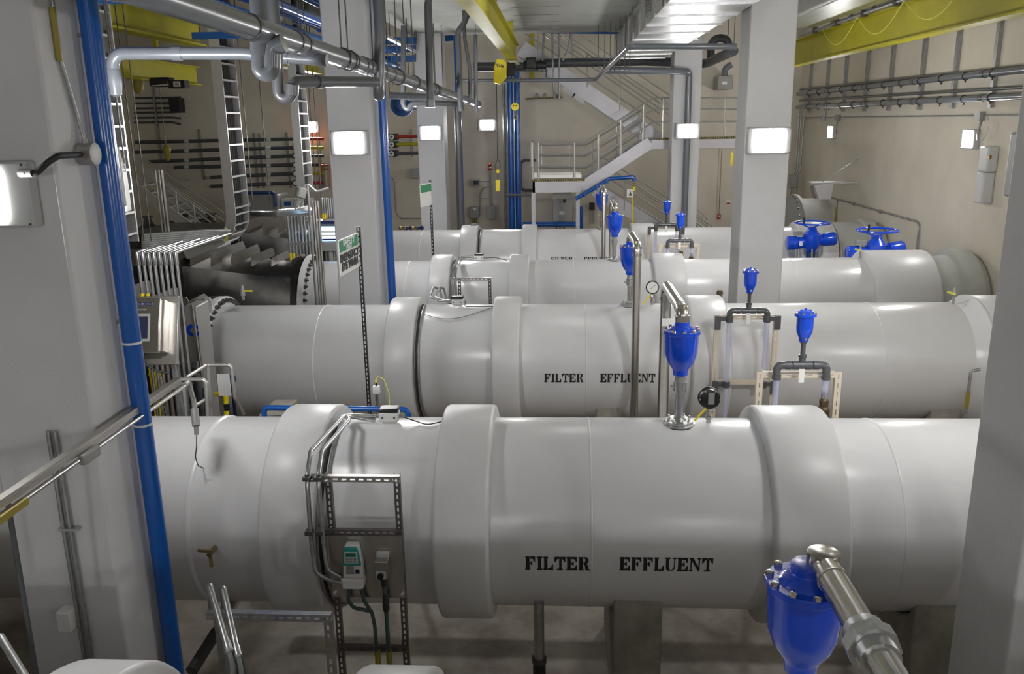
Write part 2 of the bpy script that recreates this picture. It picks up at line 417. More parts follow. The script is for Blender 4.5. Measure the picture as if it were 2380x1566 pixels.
def big_pipe(i, x0, x1, label, collars, seams):
    D = PIPE_Y[i]; t = thing('large_pipe', label, 'pipe', (0, D, AXZ-RP), 'large white filter effluent pipes')
    o = (0, D, AXZ)
    g = G().lathe(o, (1, 0, 0), [(x0, RP-.02), (x0+.02, RP), (x1-.02, RP), (x1, RP-.02)], 128); g.obj('pipe_shell', 'pipe_paint', t, sharp=60)
    for xa, xb, R in collars:
        G().lathe(o, (1, 0, 0), ring_prof(xa, xb, R, RP-.01), 128, caps=False).obj('coupling_collar', 'coupling_wrap', t, sharp=50)
    for x in seams:
        G().lathe(o, (1, 0, 0), [(x-.012, RP-.004), (x-.006, RP+.004), (x+.006, RP+.004), (x+.012, RP-.004)], 128, caps=False).obj('weld_seam', 'pipe_paint', t, sharp=60)
    return t
def topX(i, px, R=RP):   # world X of a ring seen at px on the upper silhouette
    best = None
    py = 200
    D = PIPE_Y[i]
    # tangent point in the YZ plane
    dz = CAM[2]-AXZ; d = math.hypot(D, dz); a = math.atan2(dz, D); b = math.asin(R/d); ph = a-b
    y = D+R*math.sin(ph); z = AXZ+R*math.cos(ph)
    lo, hi = -30, 30
    for _ in range(50):
        m_ = (lo+hi)/2; q = Vector((m_, y, z))-CAM; c = _vx*q[0]+_vy*q[1]+_dn*(-q[2])
        if 1190+F*c[0]/c[2] < px: lo = m_
        else: hi = m_
    return lo
def flange(t, i, x, w, R, nb, mt='pipe_paint', side=-1, bolt_mat='bolt_dull', rb=None, bs=.03, tk=.045):
    D = PIPE_Y[i]; o = (0, D, AXZ)
    f = G().lathe(o, (1, 0, 0), [(x, RP-.05), (x, R), (x+w, R), (x+w, RP-.05)], 96, caps=False).obj('flange', mt, t, sharp=30)
    g = G().lathe((0, 0, 0), (0, 0, 1), [(-tk, bs*.55), (-tk+.01, bs*.55), (-tk+.012, bs), (-.002, bs), (0, bs), (w, bs), (w+.002, bs), (w+tk-.012, bs), (w+tk-.01, bs*.55), (w+tk+.02, bs*.5)], 6)
    me = part_proto(g, 'bolt', bolt_mat)
    rb = rb or (R+RP)/2+.01
    for k in range(nb):
        a = 2*PI*k/nb
        put(me, 'bolt', axM((x, D+rb*math.cos(a), AXZ+rb*math.sin(a)), (1, 0, 0)), f)
    return f
RC = RP*1.14
T = [topX(1, p, RC) for p in (686, 800, 1041, 1155, 1738, 1893)]
p1 = big_pipe(1, -5.2, 7.17, 'nearest whole white pipe with the largest filter effluent lettering',
     [(T[0], T[1], RC), (T[2], T[3], RC), (T[4], T[5], RC)], [topX(1, 1366), topX(1, 2010)])
# swept joint ring left of the first collar
G().lathe((0, 6.6, AXZ), (1, 0, 0), [(T[0]-.62, RP-.005), (T[0]-.60, RP+.012), (T[0]-.575, RP+.012), (T[0]-.555, RP-.005)], 96, caps=False).obj('weld_seam', 'pipe_paint', p1, sharp=60)
big_z = S_on(1, 1295, 1309)
stencil(1, 'FILTER', S_on(1, 1221, 1309)[0], S_on(1, 1371, 1309)[0], big_z, .115, p1)
stencil(1, 'EFFLUENT', S_on(1, 1440, 1311)[0], S_on(1, 1657, 1311)[0], S_on(1, 1548, 1311), .115, p1)
T = [topX(2, p, RC) for p in (917, 982, 1151, 1213, 1588, 1674)]
p2 = big_pipe(2, topX(2, 522), 7.17, 'second white pipe back, with a bolted flange at its left end and filter effluent lettering',
     [(T[0], T[1], RC), (T[2], T[3], RC), (T[4], T[5], RC)], [topX(2, 762), topX(2, 1358), topX(2, 2010)])
stencil(2, 'FILTER', S_on(2, 1265, 878)[0], S_on(2, 1356, 878)[0], S_on(2, 1310, 878), .118, p2)
stencil(2, 'EFFLUENT', S_on(2, 1395, 878)[0], S_on(2, 1523, 878)[0], S_on(2, 1460, 878), .118, p2)
flange(p2, 2, topX(2, 535)-.13, .09, RP*1.17, 44, bs=.035)
xq = topX(2, 2200); G().lathe((0, 11.2, AXZ), (1, 0, 0), [(xq, RP-.01), (xq+.10, RP*1.03), (xq+.22, RP*1.13), (xq+.24, RP*1.13), (xq+.25, RP*.9)], 96, caps=False).obj('end_flange', 'pipe_paint', p2, sharp=30)
G().lathe((0, 11.2, AXZ), (1, 0, 0), ring_prof(xq+.25, xq+.75, RP*1.12, RP*.9), 96, caps=False).obj('coupling_collar', 'coupling_wrap', p2, sharp=50)
T = [topX(3, p, RC) for p in (1008, 1056, 1186, 1232, 1512, 1584, 1998, 2143)]
p3 = big_pipe(3, topX(3, 735), 7.17, 'third white pipe back, seen passing behind the second pipe and before the wide right column',
     [(T[0], T[1], RC), (T[2], T[3], RC), (T[4], T[5], RC), (T[6], T[7], RP*1.16)], [topX(3, 955), topX(3, 1332), topX(3, 1830)])
flange(p3, 3, topX(3, 735)-.1, .10, RP*1.17, 44, bs=.035)
xq = topX(3, 2150)
G().lathe((0, 15, AXZ), (1, 0, 0), [(xq, RP), (xq+.05, RP*1.02), (6.72, RP*1.04), (6.74, RP*1.18), (7.05, RP*1.18), (7.06, RP*1.06), (7.17, RP*1.06)], 96, caps=False).obj('wall_sleeve', 'slab_concrete', p3, sharp=30)
T = [topX(4, p) for p in (1075, 1114, 1215, 1249, 1463, 1518)]
p4 = big_pipe(4, topX(4, 905)-1.2, 7.17, 'farthest white pipe, before the stairs',
     [(T[0], T[1], RC), (T[2], T[3], RC), (T[4], T[5], RC), (topX(4, 1842), topX(4, 1925), RC), ], [topX(4, 985), topX(4, 1335)])
stencil(3+1, 'FILTER', S_on(4, 1281, 603)[0], S_on(4, 1331, 603)[0], S_on(4, 1306, 603), .118, p4)
stencil(3+1, 'EFFLUENT', S_on(4, 1357, 603)[0], S_on(4, 1430, 603)[0], S_on(4, 1393, 603), .118, p4)
G().lathe((0, 19.5, AXZ), (1, 0, 0), [(6.1, RP), (6.12, RP*1.12), (6.75, RP*1.12), (6.77, RP*1.2), (7.0, RP*1.2), (7.01, RP*1.05), (7.17, RP*1.05)], 96, caps=False).obj('wall_sleeve', 'slab_concrete', p4, sharp=30)
# nearest pipe: only the tops of two couplings show
p0 = big_pipe(0, -6.0, 7.17, 'white pipe below the viewer, only its coupling tops in frame',
     [(P(100, 1560, Z=2.38)[0], P(285, 1560, Z=2.38)[0], RC), (P(820, 1560, Z=2.35)[0], P(1005, 1560, Z=2.35)[0], RC)], [])
# wall flange beyond
t = thing('wall_flange', 'round grey flange with bolts against the back wall corner, above the blue valve wheel', 'flange', (6.0, 23.5, 1.2))
G().lathe((6.3, 23.4, 1.75), (1, .15, 0), [(0, .80), (.0, .92), (.08, .92), (.08, .8), (.9, .8)], 64).obj('flange_plate', 'slab_concrete', t, sharp=30)
bm_ = part_proto(G().lathe((0, 0, 0), (0, 0, 1), [(-.03, .025), (0, .025)], 6), 'bolt', 'bolt_dull')
for k in range(24): put(bm_, 'bolt', axM((6.3, 23.4+.86*math.cos(k*PI/12), 1.75+.86*math.sin(k*PI/12)), (1, .15, 0)), t)

# ---- concrete saddles under the pipes
def saddle(i, xa, xb, label, hang=.0):
    D = PIPE_Y[i]; g = G(); n = 14; yw = .62; ring = []
    for x in (xa, xb):
        r = [(x, D-yw, 0), (x, D-yw, AXZ-.42)]
        for k in range(n+1):
            y = D-yw+.12+(2*yw-.24)*k/n; r.append((x, y, AXZ-math.sqrt(max((RP+.012)**2-(y-D)**2, .01))))
        r += [(x, D+yw, AXZ-.42), (x, D+yw, 0)]
        ring.append(r)
    g.loft(ring); g.obj('pipe_saddle', 'saddle_concrete', bev=.02, cat='saddle', label=label, group='concrete saddles under the pipes')
def sx(i, px, py): return P(px, py, Y=PIPE_Y[i]-.62)[0]
saddle(1, sx(1, 1425, 1420), sx(1, 1540, 1420), 'dark concrete saddle under the nearest whole pipe, below its lettering')
saddle(1, sx(1, 2130, 1400), sx(1, 2230, 1400)+.3, 'concrete saddle under the nearest whole pipe, by the right edge column')
saddle(2, sx(2, 1386, 950), sx(2, 1446, 950), 'pale concrete saddle under the second pipe, right below its lettering')
saddle(2, sx(2, 2165, 950), sx(2, 2235, 950), 'concrete saddle under the second pipe at its right end')
# ================================================================ air release valves
HEXB = part_proto(G().lathe((0, 0, 0), (0, 0, 1), [(0, .016), (.014, .016), (.017, .011)], 6), 'bolt', 'bolt_chrome')
NUTB = part_proto(G().lathe((0, 0, 0), (0, 0, 1), [(0, .014), (.016, .014), (.017, .008), (.035, .008)], 6), 'bolt', 'bolt_chrome')
def body_prof(r, z0, h):
    return [(z0, r*.42), (z0+.05*h, r*.44), (z0+.10*h, r*.46), (z0+.14*h, r*.50), (z0+.28*h, r*.78), (z0+.45*h, r*.92), (z0+.7*h, r*.97), (z0+.86*h, r)]
def big_valve(i, X, Y, z0, label, out, L, drop, nib=0, lever=False, rise=.09, ox=0):
    t = thing('air_release_valve', label, 'valve', (X, Y, z0), 'large blue air release valves on the pipe crests')
    o = Vector((X, Y, z0))
    if lever is not None:
        g = G().lathe(o, (0, 0, 1), [(-.03, .125), (.0, .13), (.012, .13), (.013, .115), (.035, .115), (.037, .06), (.06, .045), (.065, .033), (.26, .033), (.262, .042), (.28, .042), (.285, .052), (.36, .052), (.365, .042), (.42, .04), (.43, .04)], 32)
        b = g.obj('riser', 'galvanized', t, sharp=40)
        for k in range(8): put(NUTB, 'stud', Matrix.Translation(o+Vector((.09*math.cos(k*PI/4+.2), .09*math.sin(k*PI/4+.2), .03))), b)
        G().lathe(o-Vector((0, 0, .02)), (0, 0, 1), [(0, .135), (.018, .138)], 32).obj('gasket', 'rubber_black', t)
        G().cyl(o+Vector((-.075, 0, .32)), o+Vector((-.03, 0, .32)), .012, 10).obj('valve_stem', 'galvanized', t)
    zb = .42
    seg = 40; g = G(); rings = []
    for z, r in body_prof(.135, zb, .40):
        rings.append([o+Vector((r*(1+.05*max(0, math.cos(8*a))*(1 if z > zb+.12 else .3))*math.cos(a), r*(1+.05*max(0, math.cos(8*a))*(1 if z > zb+.12 else .3))*math.sin(a), z)) for a in [2*PI*k/seg for k in range(seg)]])
    g.loft(rings); bd = g.obj('valve_body', 'blue_valve', t, sharp=50)
    g = G(); poly = []
    for k in range(10):
        a = 2*PI*(k+.5)/10; poly.append((.152*math.cos(a), .152*math.sin(a)))
    g.prism(poly, o+Vector((0, 0, zb+.345)), (1, 0, 0), (0, 1, 0), (0, 0, 1), .03)
    g.lathe(o+Vector((0, 0, zb+.37)), (0, 0, 1), [(0, .11), (.02, .095), (.035, .07), (.04, .062), (.075, .062), (.078, .045)], 10)
    ld = g.obj('valve_lid', 'blue_valve', t, bev=.004, sharp=40)
    for k in range(10): put(HEXB, 'bolt', Matrix.Translation(o+Vector((.132*math.cos(2*PI*(k+.5)/10), .132*math.sin(2*PI*(k+.5)/10), zb+.375))), ld)
    r = .05; zt = zb+.445; o = o+Vector((ox, 0, 0)); X += ox
    g = G(); g.tube([o+Vector((0, 0, zt-.01)), o+Vector((0, 0, zt+rise)), o+Vector((0, out*.12, zt+rise))], r, 20, .085)
    g.lathe(o+Vector((0, 0, zt-.005)), (0, 0, 1), [(0, .058), (.05, .058), (.055, .05)], 20)
    el = g.obj('outlet_elbow', 'stainless', t, sharp=50)
    g = G(); pts = [o+Vector((0, out*.11, zt+rise)), o+Vector((0, out*L, zt+rise))]
    if drop: pts.append(Vector((X+nib, Y+out*L, drop)))
    g.tube(pts, r, 24, .085)
    g.lathe(o+Vector((0, out*.10, zt+rise)), (0, out, 0), [(0, .054), (.02, .054), (.021, .05)], 20)
    if drop: g.lathe(Vector((X+nib, Y+out*L, z0+zt-.02)), (0, 0, -1), [(0, .05), (.001, .057), (.03, .057), (.031, .05)], 20)
    pp = g.obj('vent_pipe', 'stainless', t, sharp=50)
    return t
v1 = big_valve(1, P(1578, 985, Z=2.28)[0], 6.6, 2.275, 'big blue air valve on the nearest whole pipe, steel vent pipe bending back and down', 1, 1.05, 0.02)
G().box(P(1557, 745, Y=7.55)+Vector((.0, -.06, 0)), (.16, .01, .07)).obj('pipe_label', 'sign_white', v1)
big_valve(2, P(1464, 710, Z=2.28)[0], 11.2, 2.275, 'blue air valve on the second pipe, with yellow lever below and tall steel pipe', -1, .95, .02)
big_valve(3, P(1428, 604, Z=2.28)[0], 15.0, 2.275, 'blue air valve on the third pipe, left of the tall twin steel pipes', 1, .9, .02)
v4 = big_valve(4, P(1398, 531, Z=2.28)[0], 19.5, 2.275, 'farthest blue air valve beside the tall steel pipe below the stairs', -1, .95, .02)
q = P(1876, 1352, Z=3.06)
vf = big_valve(0, q[0], q[1], 2.27, 'large blue air valve at the bottom right, with green dot on its bolted lid', -1, 1.6, None, rise=.0, ox=.05)
fz = 2.27+.42+.445; q0_ = q.copy(); q[0] += .05
g = G(); uy = q[1]-.42
g.lathe((q[0], uy, fz), (0, -1, 0), [(0, .05), (.001, .066), (.05, .068)], 20); g.lathe((q[0], uy-.05, fz), (0, -1, 0), [(0, .082), (.055, .082)], 8); g.lathe((q[0], uy-.105, fz), (0, -1, 0), [(0, .066), (.05, .062), (.051, .05)], 20)
g.obj('pipe_union', 'galvanized', vf, sharp=30)
G().cyl((q0_[0]-.055, q[1]-.045, 2.27+.795), (q0_[0]-.055, q[1]-.045, 2.27+.815), .014, 16).obj('sticker', 'green_dot', vf)
def lever_handle(c, d, label, L=.16):
    t = thing('lever_handle', label, 'lever', c)
    c = Vector(c); d = Vector(d).normalized()
    G().beam(c, c+d*L, .035, .008, (0, 1, 0)).obj('grip', 'yellow_bright', t, bev=.003)
    G().cyl(c+Vector((0, -.03, 0)), c+Vector((0, .03, 0)), .016, 10).obj('pivot', 'bolt_chrome', t)
lever_handle((P(1474, 668, Y=11.05)), (0, 0, -1), 'yellow lever handle hanging on the riser of the second pipe air valve', .25)
lever_handle((P(1424, 462, Y=19.3)+Vector((0, 0, -.35))), (0, 0, -1), 'yellow lever handle under the farthest air valve')

# small sampling valves on cream frames
def small_cup(X, Y, z, t, s=1.0):
    o = Vector((X, Y, z))
    g = G().lathe(o, (0, 0, 1), [(0, .040), (.03, .044), (.045, .052), (.06, .058), (.09, .072), (.13, .075), (.24, .076)], 32); b = g.obj('valve_body', 'blue_valve', t, sharp=50)
    g = G().lathe(o+Vector((0, 0, .235)), (0, 0, 1), [(0, .076), (.005, .098), (.028, .098), (.032, .085), (.05, .06), (.056, .03), (.058, .02)], 32)
    g.beam(o+Vector((-.05, 0, .288)), o+Vector((.05, 0, .288)), .02, .02); g.cyl(o+Vector((0, 0, .28)), o+Vector((0, 0, .31)), .012, 8)
    l = g.obj('valve_lid', 'blue_valve', t, sharp=40)
    for k in range(8): put(HEXB, 'bolt', Matrix.Translation(o+Vector((.086*math.cos(k*PI/4+.3), .086*math.sin(k*PI/4+.3), .262))) @ Matrix.Scale(.8, 4), l)
    G().cyl(o+Vector((.0, -.05, .035)), o+Vector((0, -.068, .035)), .012, 10).obj('drain_plug', 'bolt_chrome', t)
def sampler(pxl, pxr, pytee, pyframe, Y, label, flabel, back=False, cup_px=None, pycup=None, rung=None, tubes=True, bronze=True):
    zl = P((pxl+pxr)/2, pytee, Y=Y)[2]; zf = P((pxl+pxr)/2, pyframe, Y=Y)[2]
    xl, xr = P(pxl, pytee, Y=Y)[0], P(pxr, pytee, Y=Y)[0]; xc = P(cup_px, pytee, Y=Y)[0]; w = xr-xl
    t = thing('sampling_loop', label, 'valve', (xc, Y, .0), 'small blue cup valves on clear tube loops')
    r = .032; xa, xb = xc-.225, xc+.225
    g = G()
    for x, sg in ((xa, 1), (xb, -1)):
        g.tube([(x+sg*.13, Y, zl), (x, Y, zl), (x, Y, zl-.14)], .036, 16, .045)
        g.lathe((x+sg*.125, Y, zl), (-sg, 0, 0), [(0, .036), (.001, .041), (.05, .041), (.051, .036)], 16)
        g.lathe((x, Y, zl-.14), (0, 0, 1), [(0, .036), (.001, .041), (.05, .041), (.051, .036)], 16)
    g.lathe((xc-.085, Y, zl), (1, 0, 0), [(0, .041), (.17, .041)], 16); g.lathe((xc, Y, zl), (0, 0, 1), [(0, .03), (.07, .03), (.075, .038), (.10, .038), (.105, .022), (.2, .022), (.21, .03), (.235, .03)], 12)
    g.obj('pvc_fittings', 'pvc_grey', t, sharp=40)
    g = G().cyl((xa+.1, Y, zl), (xc-.07, Y, zl), .026).cyl((xc+.07, Y, zl), (xb-.1, Y, zl), .026)
    g.cyl((xa, Y, zl-.12), (xa, Y, .9), .030).cyl((xb, Y, zl-.12), (xb, Y, 1.7), .030); g.obj('clear_tube', 'clear_tube', t)
    small_cup(xc, Y, zl+.225, t)
    G().box((xc-.01, Y-.045, zl-.09), (.05, .004, .13)).obj('paper_tag', 'sign_white', t)
    if bronze:
        g = G().lathe((xb, Y, 1.86), (0, 0, 1), [(0, .03), (.1, .034), (.12, .05), (.2, .055), (.22, .04), (.28, .045), (.3, .03), (.36, .03)], 10); g.obj('bronze_valve', 'bronze_dark', t)
    f = thing('strut_frame', flabel, 'frame', ((xl+xr)/2, Y, 0), 'cream slotted frames behind the pipes')
    x0, x1 = xc-.36, xc+.36; yo = .06 if not back else .07
    for x in (x0, x1): G().strut((x, Y+yo, .02), (x, Y+yo, zf+.03), .06, .05, (0, -1, 0), .085, .05, .16).obj('post', 'cream_strut', f)
    G().strut((x0+.03, Y+yo, zf), (x1-.03, Y+yo, zf), .055, .05, (0, -1, 0), .085, .05, .16).obj('crossbar', 'cream_strut', f)
    if rung: zz = P((pxl+pxr)/2, rung, Y=Y)[2]; G().strut((x0+.03, Y+yo, zz), (x1-.03, Y+yo, zz), .05, .05, (0, -1, 0), .085, .05, .16).obj('crossbar', 'cream_strut', f)
    if back:
        for x, s in ((x0, 1), (x1, -1)):
            for z in [zf]+([zz] if rung else []):
                g = G(); g.box((x, Y+.02, z-.05), (.07, .04, .17)); g.box((x+s*.09, Y+.02, z), (.13, .04, .05)); g.cyl((x+s*.135, Y, z-.04), (x+s*.135, Y, z+.04), .045, 12); g.obj('corner_bracket', 'pvc_grey', f, bev=.004)
    return t
sampler(1800, 1925, 848, 876, 7.62, 'blue cup valve on a clear tube loop right of the nearest gauge', 'cream slotted frame behind the nearest whole pipe, right of centre', cup_px=1864)
sampler(1690, 1782, 722, 741, 10.15, 'blue cup valve on the clear tube loop before the second pipe', 'cream slotted frame with grey corner brackets before the second pipe', back=True, cup_px=1740, rung=893, bronze=False)
sampler(1552, 1605, 559, 572, 16.1, 'blue cup valve on a clear loop behind the third pipe, right of the air valves', 'small cream slotted frame behind the third pipe', cup_px=1580)
sampler(1522, 1575, 522, 530, 18.35, 'farthest small blue cup valve, in front of the stair foot', 'farthest cream slotted frame, before the last pipe', back=True, cup_px=1549, rung=None, bronze=False)

# gauges
def gauge(px, py, Y, label, back):
    c = P(px, py, Y=Y); t = thing('pressure_gauge', label, 'gauge', (c[0], Y, 2.26)); n = Vector((0, -1, 0)) if not back else Vector((0, 1, 0))
    n = (n+Vector((0, 0, .25))).normalized() if not back else n
    g = G().lathe(c-n*.03, n, [(0, .07), (.005, .082), (.05, .084), (.055, .09), (.068, .09), (.07, .076), (.062, .074)], 32); g.obj('gauge_case', 'black', t, sharp=40)
    if not back:
        G().lathe(c+n*.028, n, [(0, .074), (.006, .074)], 32).obj('dial', 'sign_white', t)
        u = Vector((1, 0, .8)).normalized(); G().beam(c+n*.037-u*.05, c+n*.037+u*.055, .005, .003, n).obj('needle', 'black', t)
    else:
        G().box(c-n*.032+Vector((.01, 0, .01)), (.05, .004, .1)).obj('back_label', 'box_grey', t)
        for k in range(6):
            a = k*PI/3; G().cyl(c-n*.02+Vector((.08*math.cos(a), 0, .08*math.sin(a))), c-n*.032+Vector((.08*math.cos(a), 0, .08*math.sin(a))), .007, 8).obj('screw', 'bolt_chrome', t)
    g = G().lathe((c[0], Y, 2.25), (0, 0, 1), [(0, .02), (.06, .02), (.065, .028), (.09, .028), (.095, .015), (.12, .015), (.125, .025), (c[2]-2.25-.12, .025), (c[2]-2.25-.08, .012)], 12); g.obj('gauge_stem', 'stainless', t)
    G().beam((c[0]-.12, Y-.02, 2.30), (c[0]-.02, Y-.02, 2.42), .016, .006, (0, 1, 0)).obj('valve_handle', 'yellow_bright', t)
gauge(1649, 926, 6.62, 'black pressure gauge seen from behind on the nearest whole pipe', True)
gauge(1516, 668, 11.2, 'white faced pressure gauge with black rim on the second pipe', False)
t = thing('brass_cock', 'small brass valve standing behind the second pipe coupling', 'valve', (P(1670, 690, Y=12.1)[0], 12.1, 2.2))
c = P(1672, 700, Y=12.1); G().lathe(c-Vector((0, 0, .1)), (0, 0, 1), [(-2.1, .02), (0, .02), (.01, .05), (.09, .055), (.1, .03), (.13, .045), (.2, .035), (.21, .05), (.26, .04)], 8).obj('cock_body', 'bronze_dark', t)
c = P(1583, 592, Y=16.0); t = thing('brass_cock', 'small brass valve behind the third pipe coupling', 'valve', (c[0], 16, 2.2))
G().lathe(c-Vector((0, 0, .14)), (0, 0, 1), [(-2.1, .02), (0, .02), (.02, .05), (.12, .055), (.16, .03), (.2, .04)], 8).obj('cock_body', 'bronze_dark', t)

# transmitters on the crests
def transmitter(i, px, py, label):
    D = PIPE_Y[i]; c = P(px, py, Y=D-.05); c[2] = AXZ+RP; X = c[0]
    t = thing('flow_transmitter', label, 'transmitter', (X, D, c[2]), 'white transmitter boxes on the pipe crests')
    o = Vector((X, D, c[2]))
    G().xbox(X-.055, X+.055, D-.04, D+.04, c[2]-.005, c[2]+.02).obj('mount', 'bolt_chrome', t)
    G().xbox(X-.08, X+.08, D-.055, D+.055, c[2]+.02, c[2]+.10).obj('case', 'white_plastic', t, bev=.01)
    G().xbox(X-.083, X+.083, D-.058, D+.058, c[2]+.10, c[2]+.135).obj('lid', 'black', t, bev=.012)
    for s in (-1, 1): G().cyl((X+s*.08, D, c[2]+.055), (X+s*.115, D, c[2]+.055), .016, 10).obj('cable_gland', 'grey_plastic', t)
    for s in (-1, 1): G().cyl((X+s*.05, D-.05, c[2]+.06), (X+s*.05, D-.062, c[2]+.06), .009, 8).obj('screw', 'bolt_dull', t)
    return o
o1 = transmitter(1, 903, 975, 'white box with black lid on the crest of the nearest whole pipe')
o2 = transmitter(2, 1063, 705, 'white box with black lid on the crest of the second pipe')
o3 = transmitter(3, 1113, 603, 'white box with black lid on the crest of the third pipe')
o4 = transmitter(4, 1101, 532, 'tiny white box on the crest of the farthest pipe')
def cable(pts, r, mt, label, cat='cable', bend=.06, name='cable', group=None):
    G().tube(pts, r, 8, bend).obj(name, mt, cat=cat, label=label, group=group)
D = 6.6
def onp(i, x, deg, off=.012):  # point on pipe i, deg from the crest toward the camera
    a = math.radians(deg); return Vector((x, PIPE_Y[i]-(RP+off)*math.sin(a), AXZ+(RP+off)*math.cos(a)))
cable([o1+Vector((.11, 0, .05))]+[onp(1, o1[0]+.25+.05*k, 2+3*math.sin(k)) for k in range(5)]+[onp(1, o1[0]+.62, 2)], .005, 'cable_dark', 'thin cable from the transmitter box to the coupling of the nearest whole pipe')
cable([o2+Vector((.11, 0, .05))]+[onp(2, o2[0]+.10+.06*k, 6) for k in range(8)]+[onp(2, o2[0]+.62, 4)], .006, 'cable_dark', 'thin cable from the transmitter box to the coupling of the second pipe')
cable([onp(2, o2[0]-.75+.12*k, 4+26*math.sin(k*PI/11)) for k in range(12)], .006, 'grey_plastic', 'thin cable sagging across the crest of the second pipe')
cable([o3+Vector((.11, 0, .05)), o3+Vector((.3, 0, .06)), onp(3, o3[0]+.5, 2)], .006, 'cable_dark', 'thin cable from the transmitter box of the third pipe')

# ================================================================ slotted instrument frame before the nearest whole pipe
YF1 = 5.55
t = thing('instrument_frame', 'dark slotted steel frame carrying instruments before the nearest whole pipe', 'frame', (P(845, 1300, Y=YF1)[0], YF1, 0))
xl, xr = P(761, 1110, Y=YF1)[0], P(921, 1110, Y=YF1)[0]; zt = P(845, 1108, Y=YF1)[2]; zr = P(845, 1232, Y=YF1)[2]; zl = P(860, 1500, Y=YF1)[2]
for x in (xl, xr): G().strut((x, YF1, 0.02), (x, YF1, zt+.02), .045, .045, (0, -1, 0), .05, .03, .3).obj('post', 'strut_dark', t)
G().strut((P(712, 1112, Y=YF1-.03)[0], YF1-.045, zt), (xr+.03, YF1-.045, zt), .045, .04, (0, -1, 0), .06, .035, .3).obj('crossbar', 'stainless_brushed', t)
G().strut((P(738, 1236, Y=YF1-.03)[0], YF1-.045, zr), (xr+.03, YF1-.045, zr), .045, .04, (0, -1, 0), .05, .03, .3).obj('crossbar', 'strut_dark', t)
G().strut((xl, YF1-.045, zl), (xr+.02, YF1-.045, zl), .04, .04, (0, -1, 0), .05, .03, .3).obj('crossbar', 'strut_dark', t)
zp0, zp1 = P(855, 1386, Y=YF1-.05)[2], P(855, 1244, Y=YF1-.05)[2]
G().xbox(xl-.01, xr+.03, YF1-.06, YF1-.052, zp0, zp1).obj('back_plate', 'stainless_brushed', t)
for x in (xl+.01, xr+.01):
    put(HEXB, 'bolt', axM((x, YF1-.06, zp0+.03), (0, -1, 0)), t); put(HEXB, 'bolt', axM((x, YF1-.068, zt), (0, -1, 0)), t)
# flow display
c = P(822, 1312, Y=YF1-.1); t = thing('flow_display', 'white and teal flow display with keypad on the dark steel frame', 'display', (c[0], YF1-.06, c[2]-.15))
X, Z = c[0], c[2]; y0 = YF1-.062
def slab_poly(poly, X, Z, y0, d): return G().prism(poly, (X, y0, Z), (1, 0, 0), (0, 0, 1), (0, -1, 0), d)
b = slab_poly([(-.075, -.09), (.075, -.09), (.07, .02), (.045, .17), (-.05, .17), (-.068, .02)], X, Z, y0, .075).obj('case', 'white_plastic', t, bev=.01)
b2 = slab_poly([(-.068, .02), (.07, .02), (.06, .12), (.048, .168), (-.05, .168), (-.06, .12)], X, Z, y0-.075, .022).obj('keypad_cover', 'teal', t, bev=.012)
slab_poly([(-.05, .045), (.05, .045), (.046, .135), (-.044, .135)], X, Z, y0-.097, .004).obj('keypad', 'housing_white', t)
slab_poly([(-.036, .098), (.038, .098), (.037, .126), (-.035, .126)], X, Z, y0-.101, .003).obj('screen', 'lcd_green', t)
for a in range(3):
    for bb in range(2): G().box((X-.028+.028*a, y0-.103, Z+.060+.02*bb), (.018, .004, .013)).obj('key', 'box_grey', t)
slab_poly([(-.05, -.055), (.01, -.055), (.01, .01), (-.045, .01)], X, Z, y0-.075, .003).obj('data_plate', 'box_grey', t)
slab_poly([(.02, -.05), (.05, -.05), (.05, -.015), (.02, -.015)], X, Z, y0-.075, .003).obj('data_plate', 'navy', t)
b = slab_poly([(-.078, -.165), (.062, -.165), (.078, -.15), (.078, -.09), (-.078, -.09)], X, Z, y0, .10).obj('terminal_box', 'white_plastic', t, bev=.008)
for zz in (-.115, -.14): G().cyl((X-.105, y0-.05, Z+zz), (X-.078, y0-.05, Z+zz), .015, 10).obj('cable_gland', 'bolt_chrome', t)
dX, dZ, dY = X, Z, y0-.05
c = P(890, 1312, Y=YF1-.1); X, Z = c[0], c[2]
t = thing('isolator_switch', 'small steel isolator switch with black knob beside the flow display', 'switch', (X, y0, Z-.1))
G().xbox(X-.045, X+.045, y0-.04, y0, Z+.055, Z+.095).obj('breaker', 'housing_white', t, bev=.004)
G().xbox(X-.05, X+.045, y0-.10, y0, Z-.085, Z+.055).obj('case', 'stainless_brushed', t, bev=.006)
G().xbox(X-.04, X+.03, y0-.105, y0-.10, Z-.08, Z-.02).obj('face_plate', 'housing_white', t)
G().cyl((X-.005, y0-.125, Z-.05), (X-.005, y0-.104, Z-.05), .024, 20).obj('knob', 'black', t)
sX, sZ = X, Z
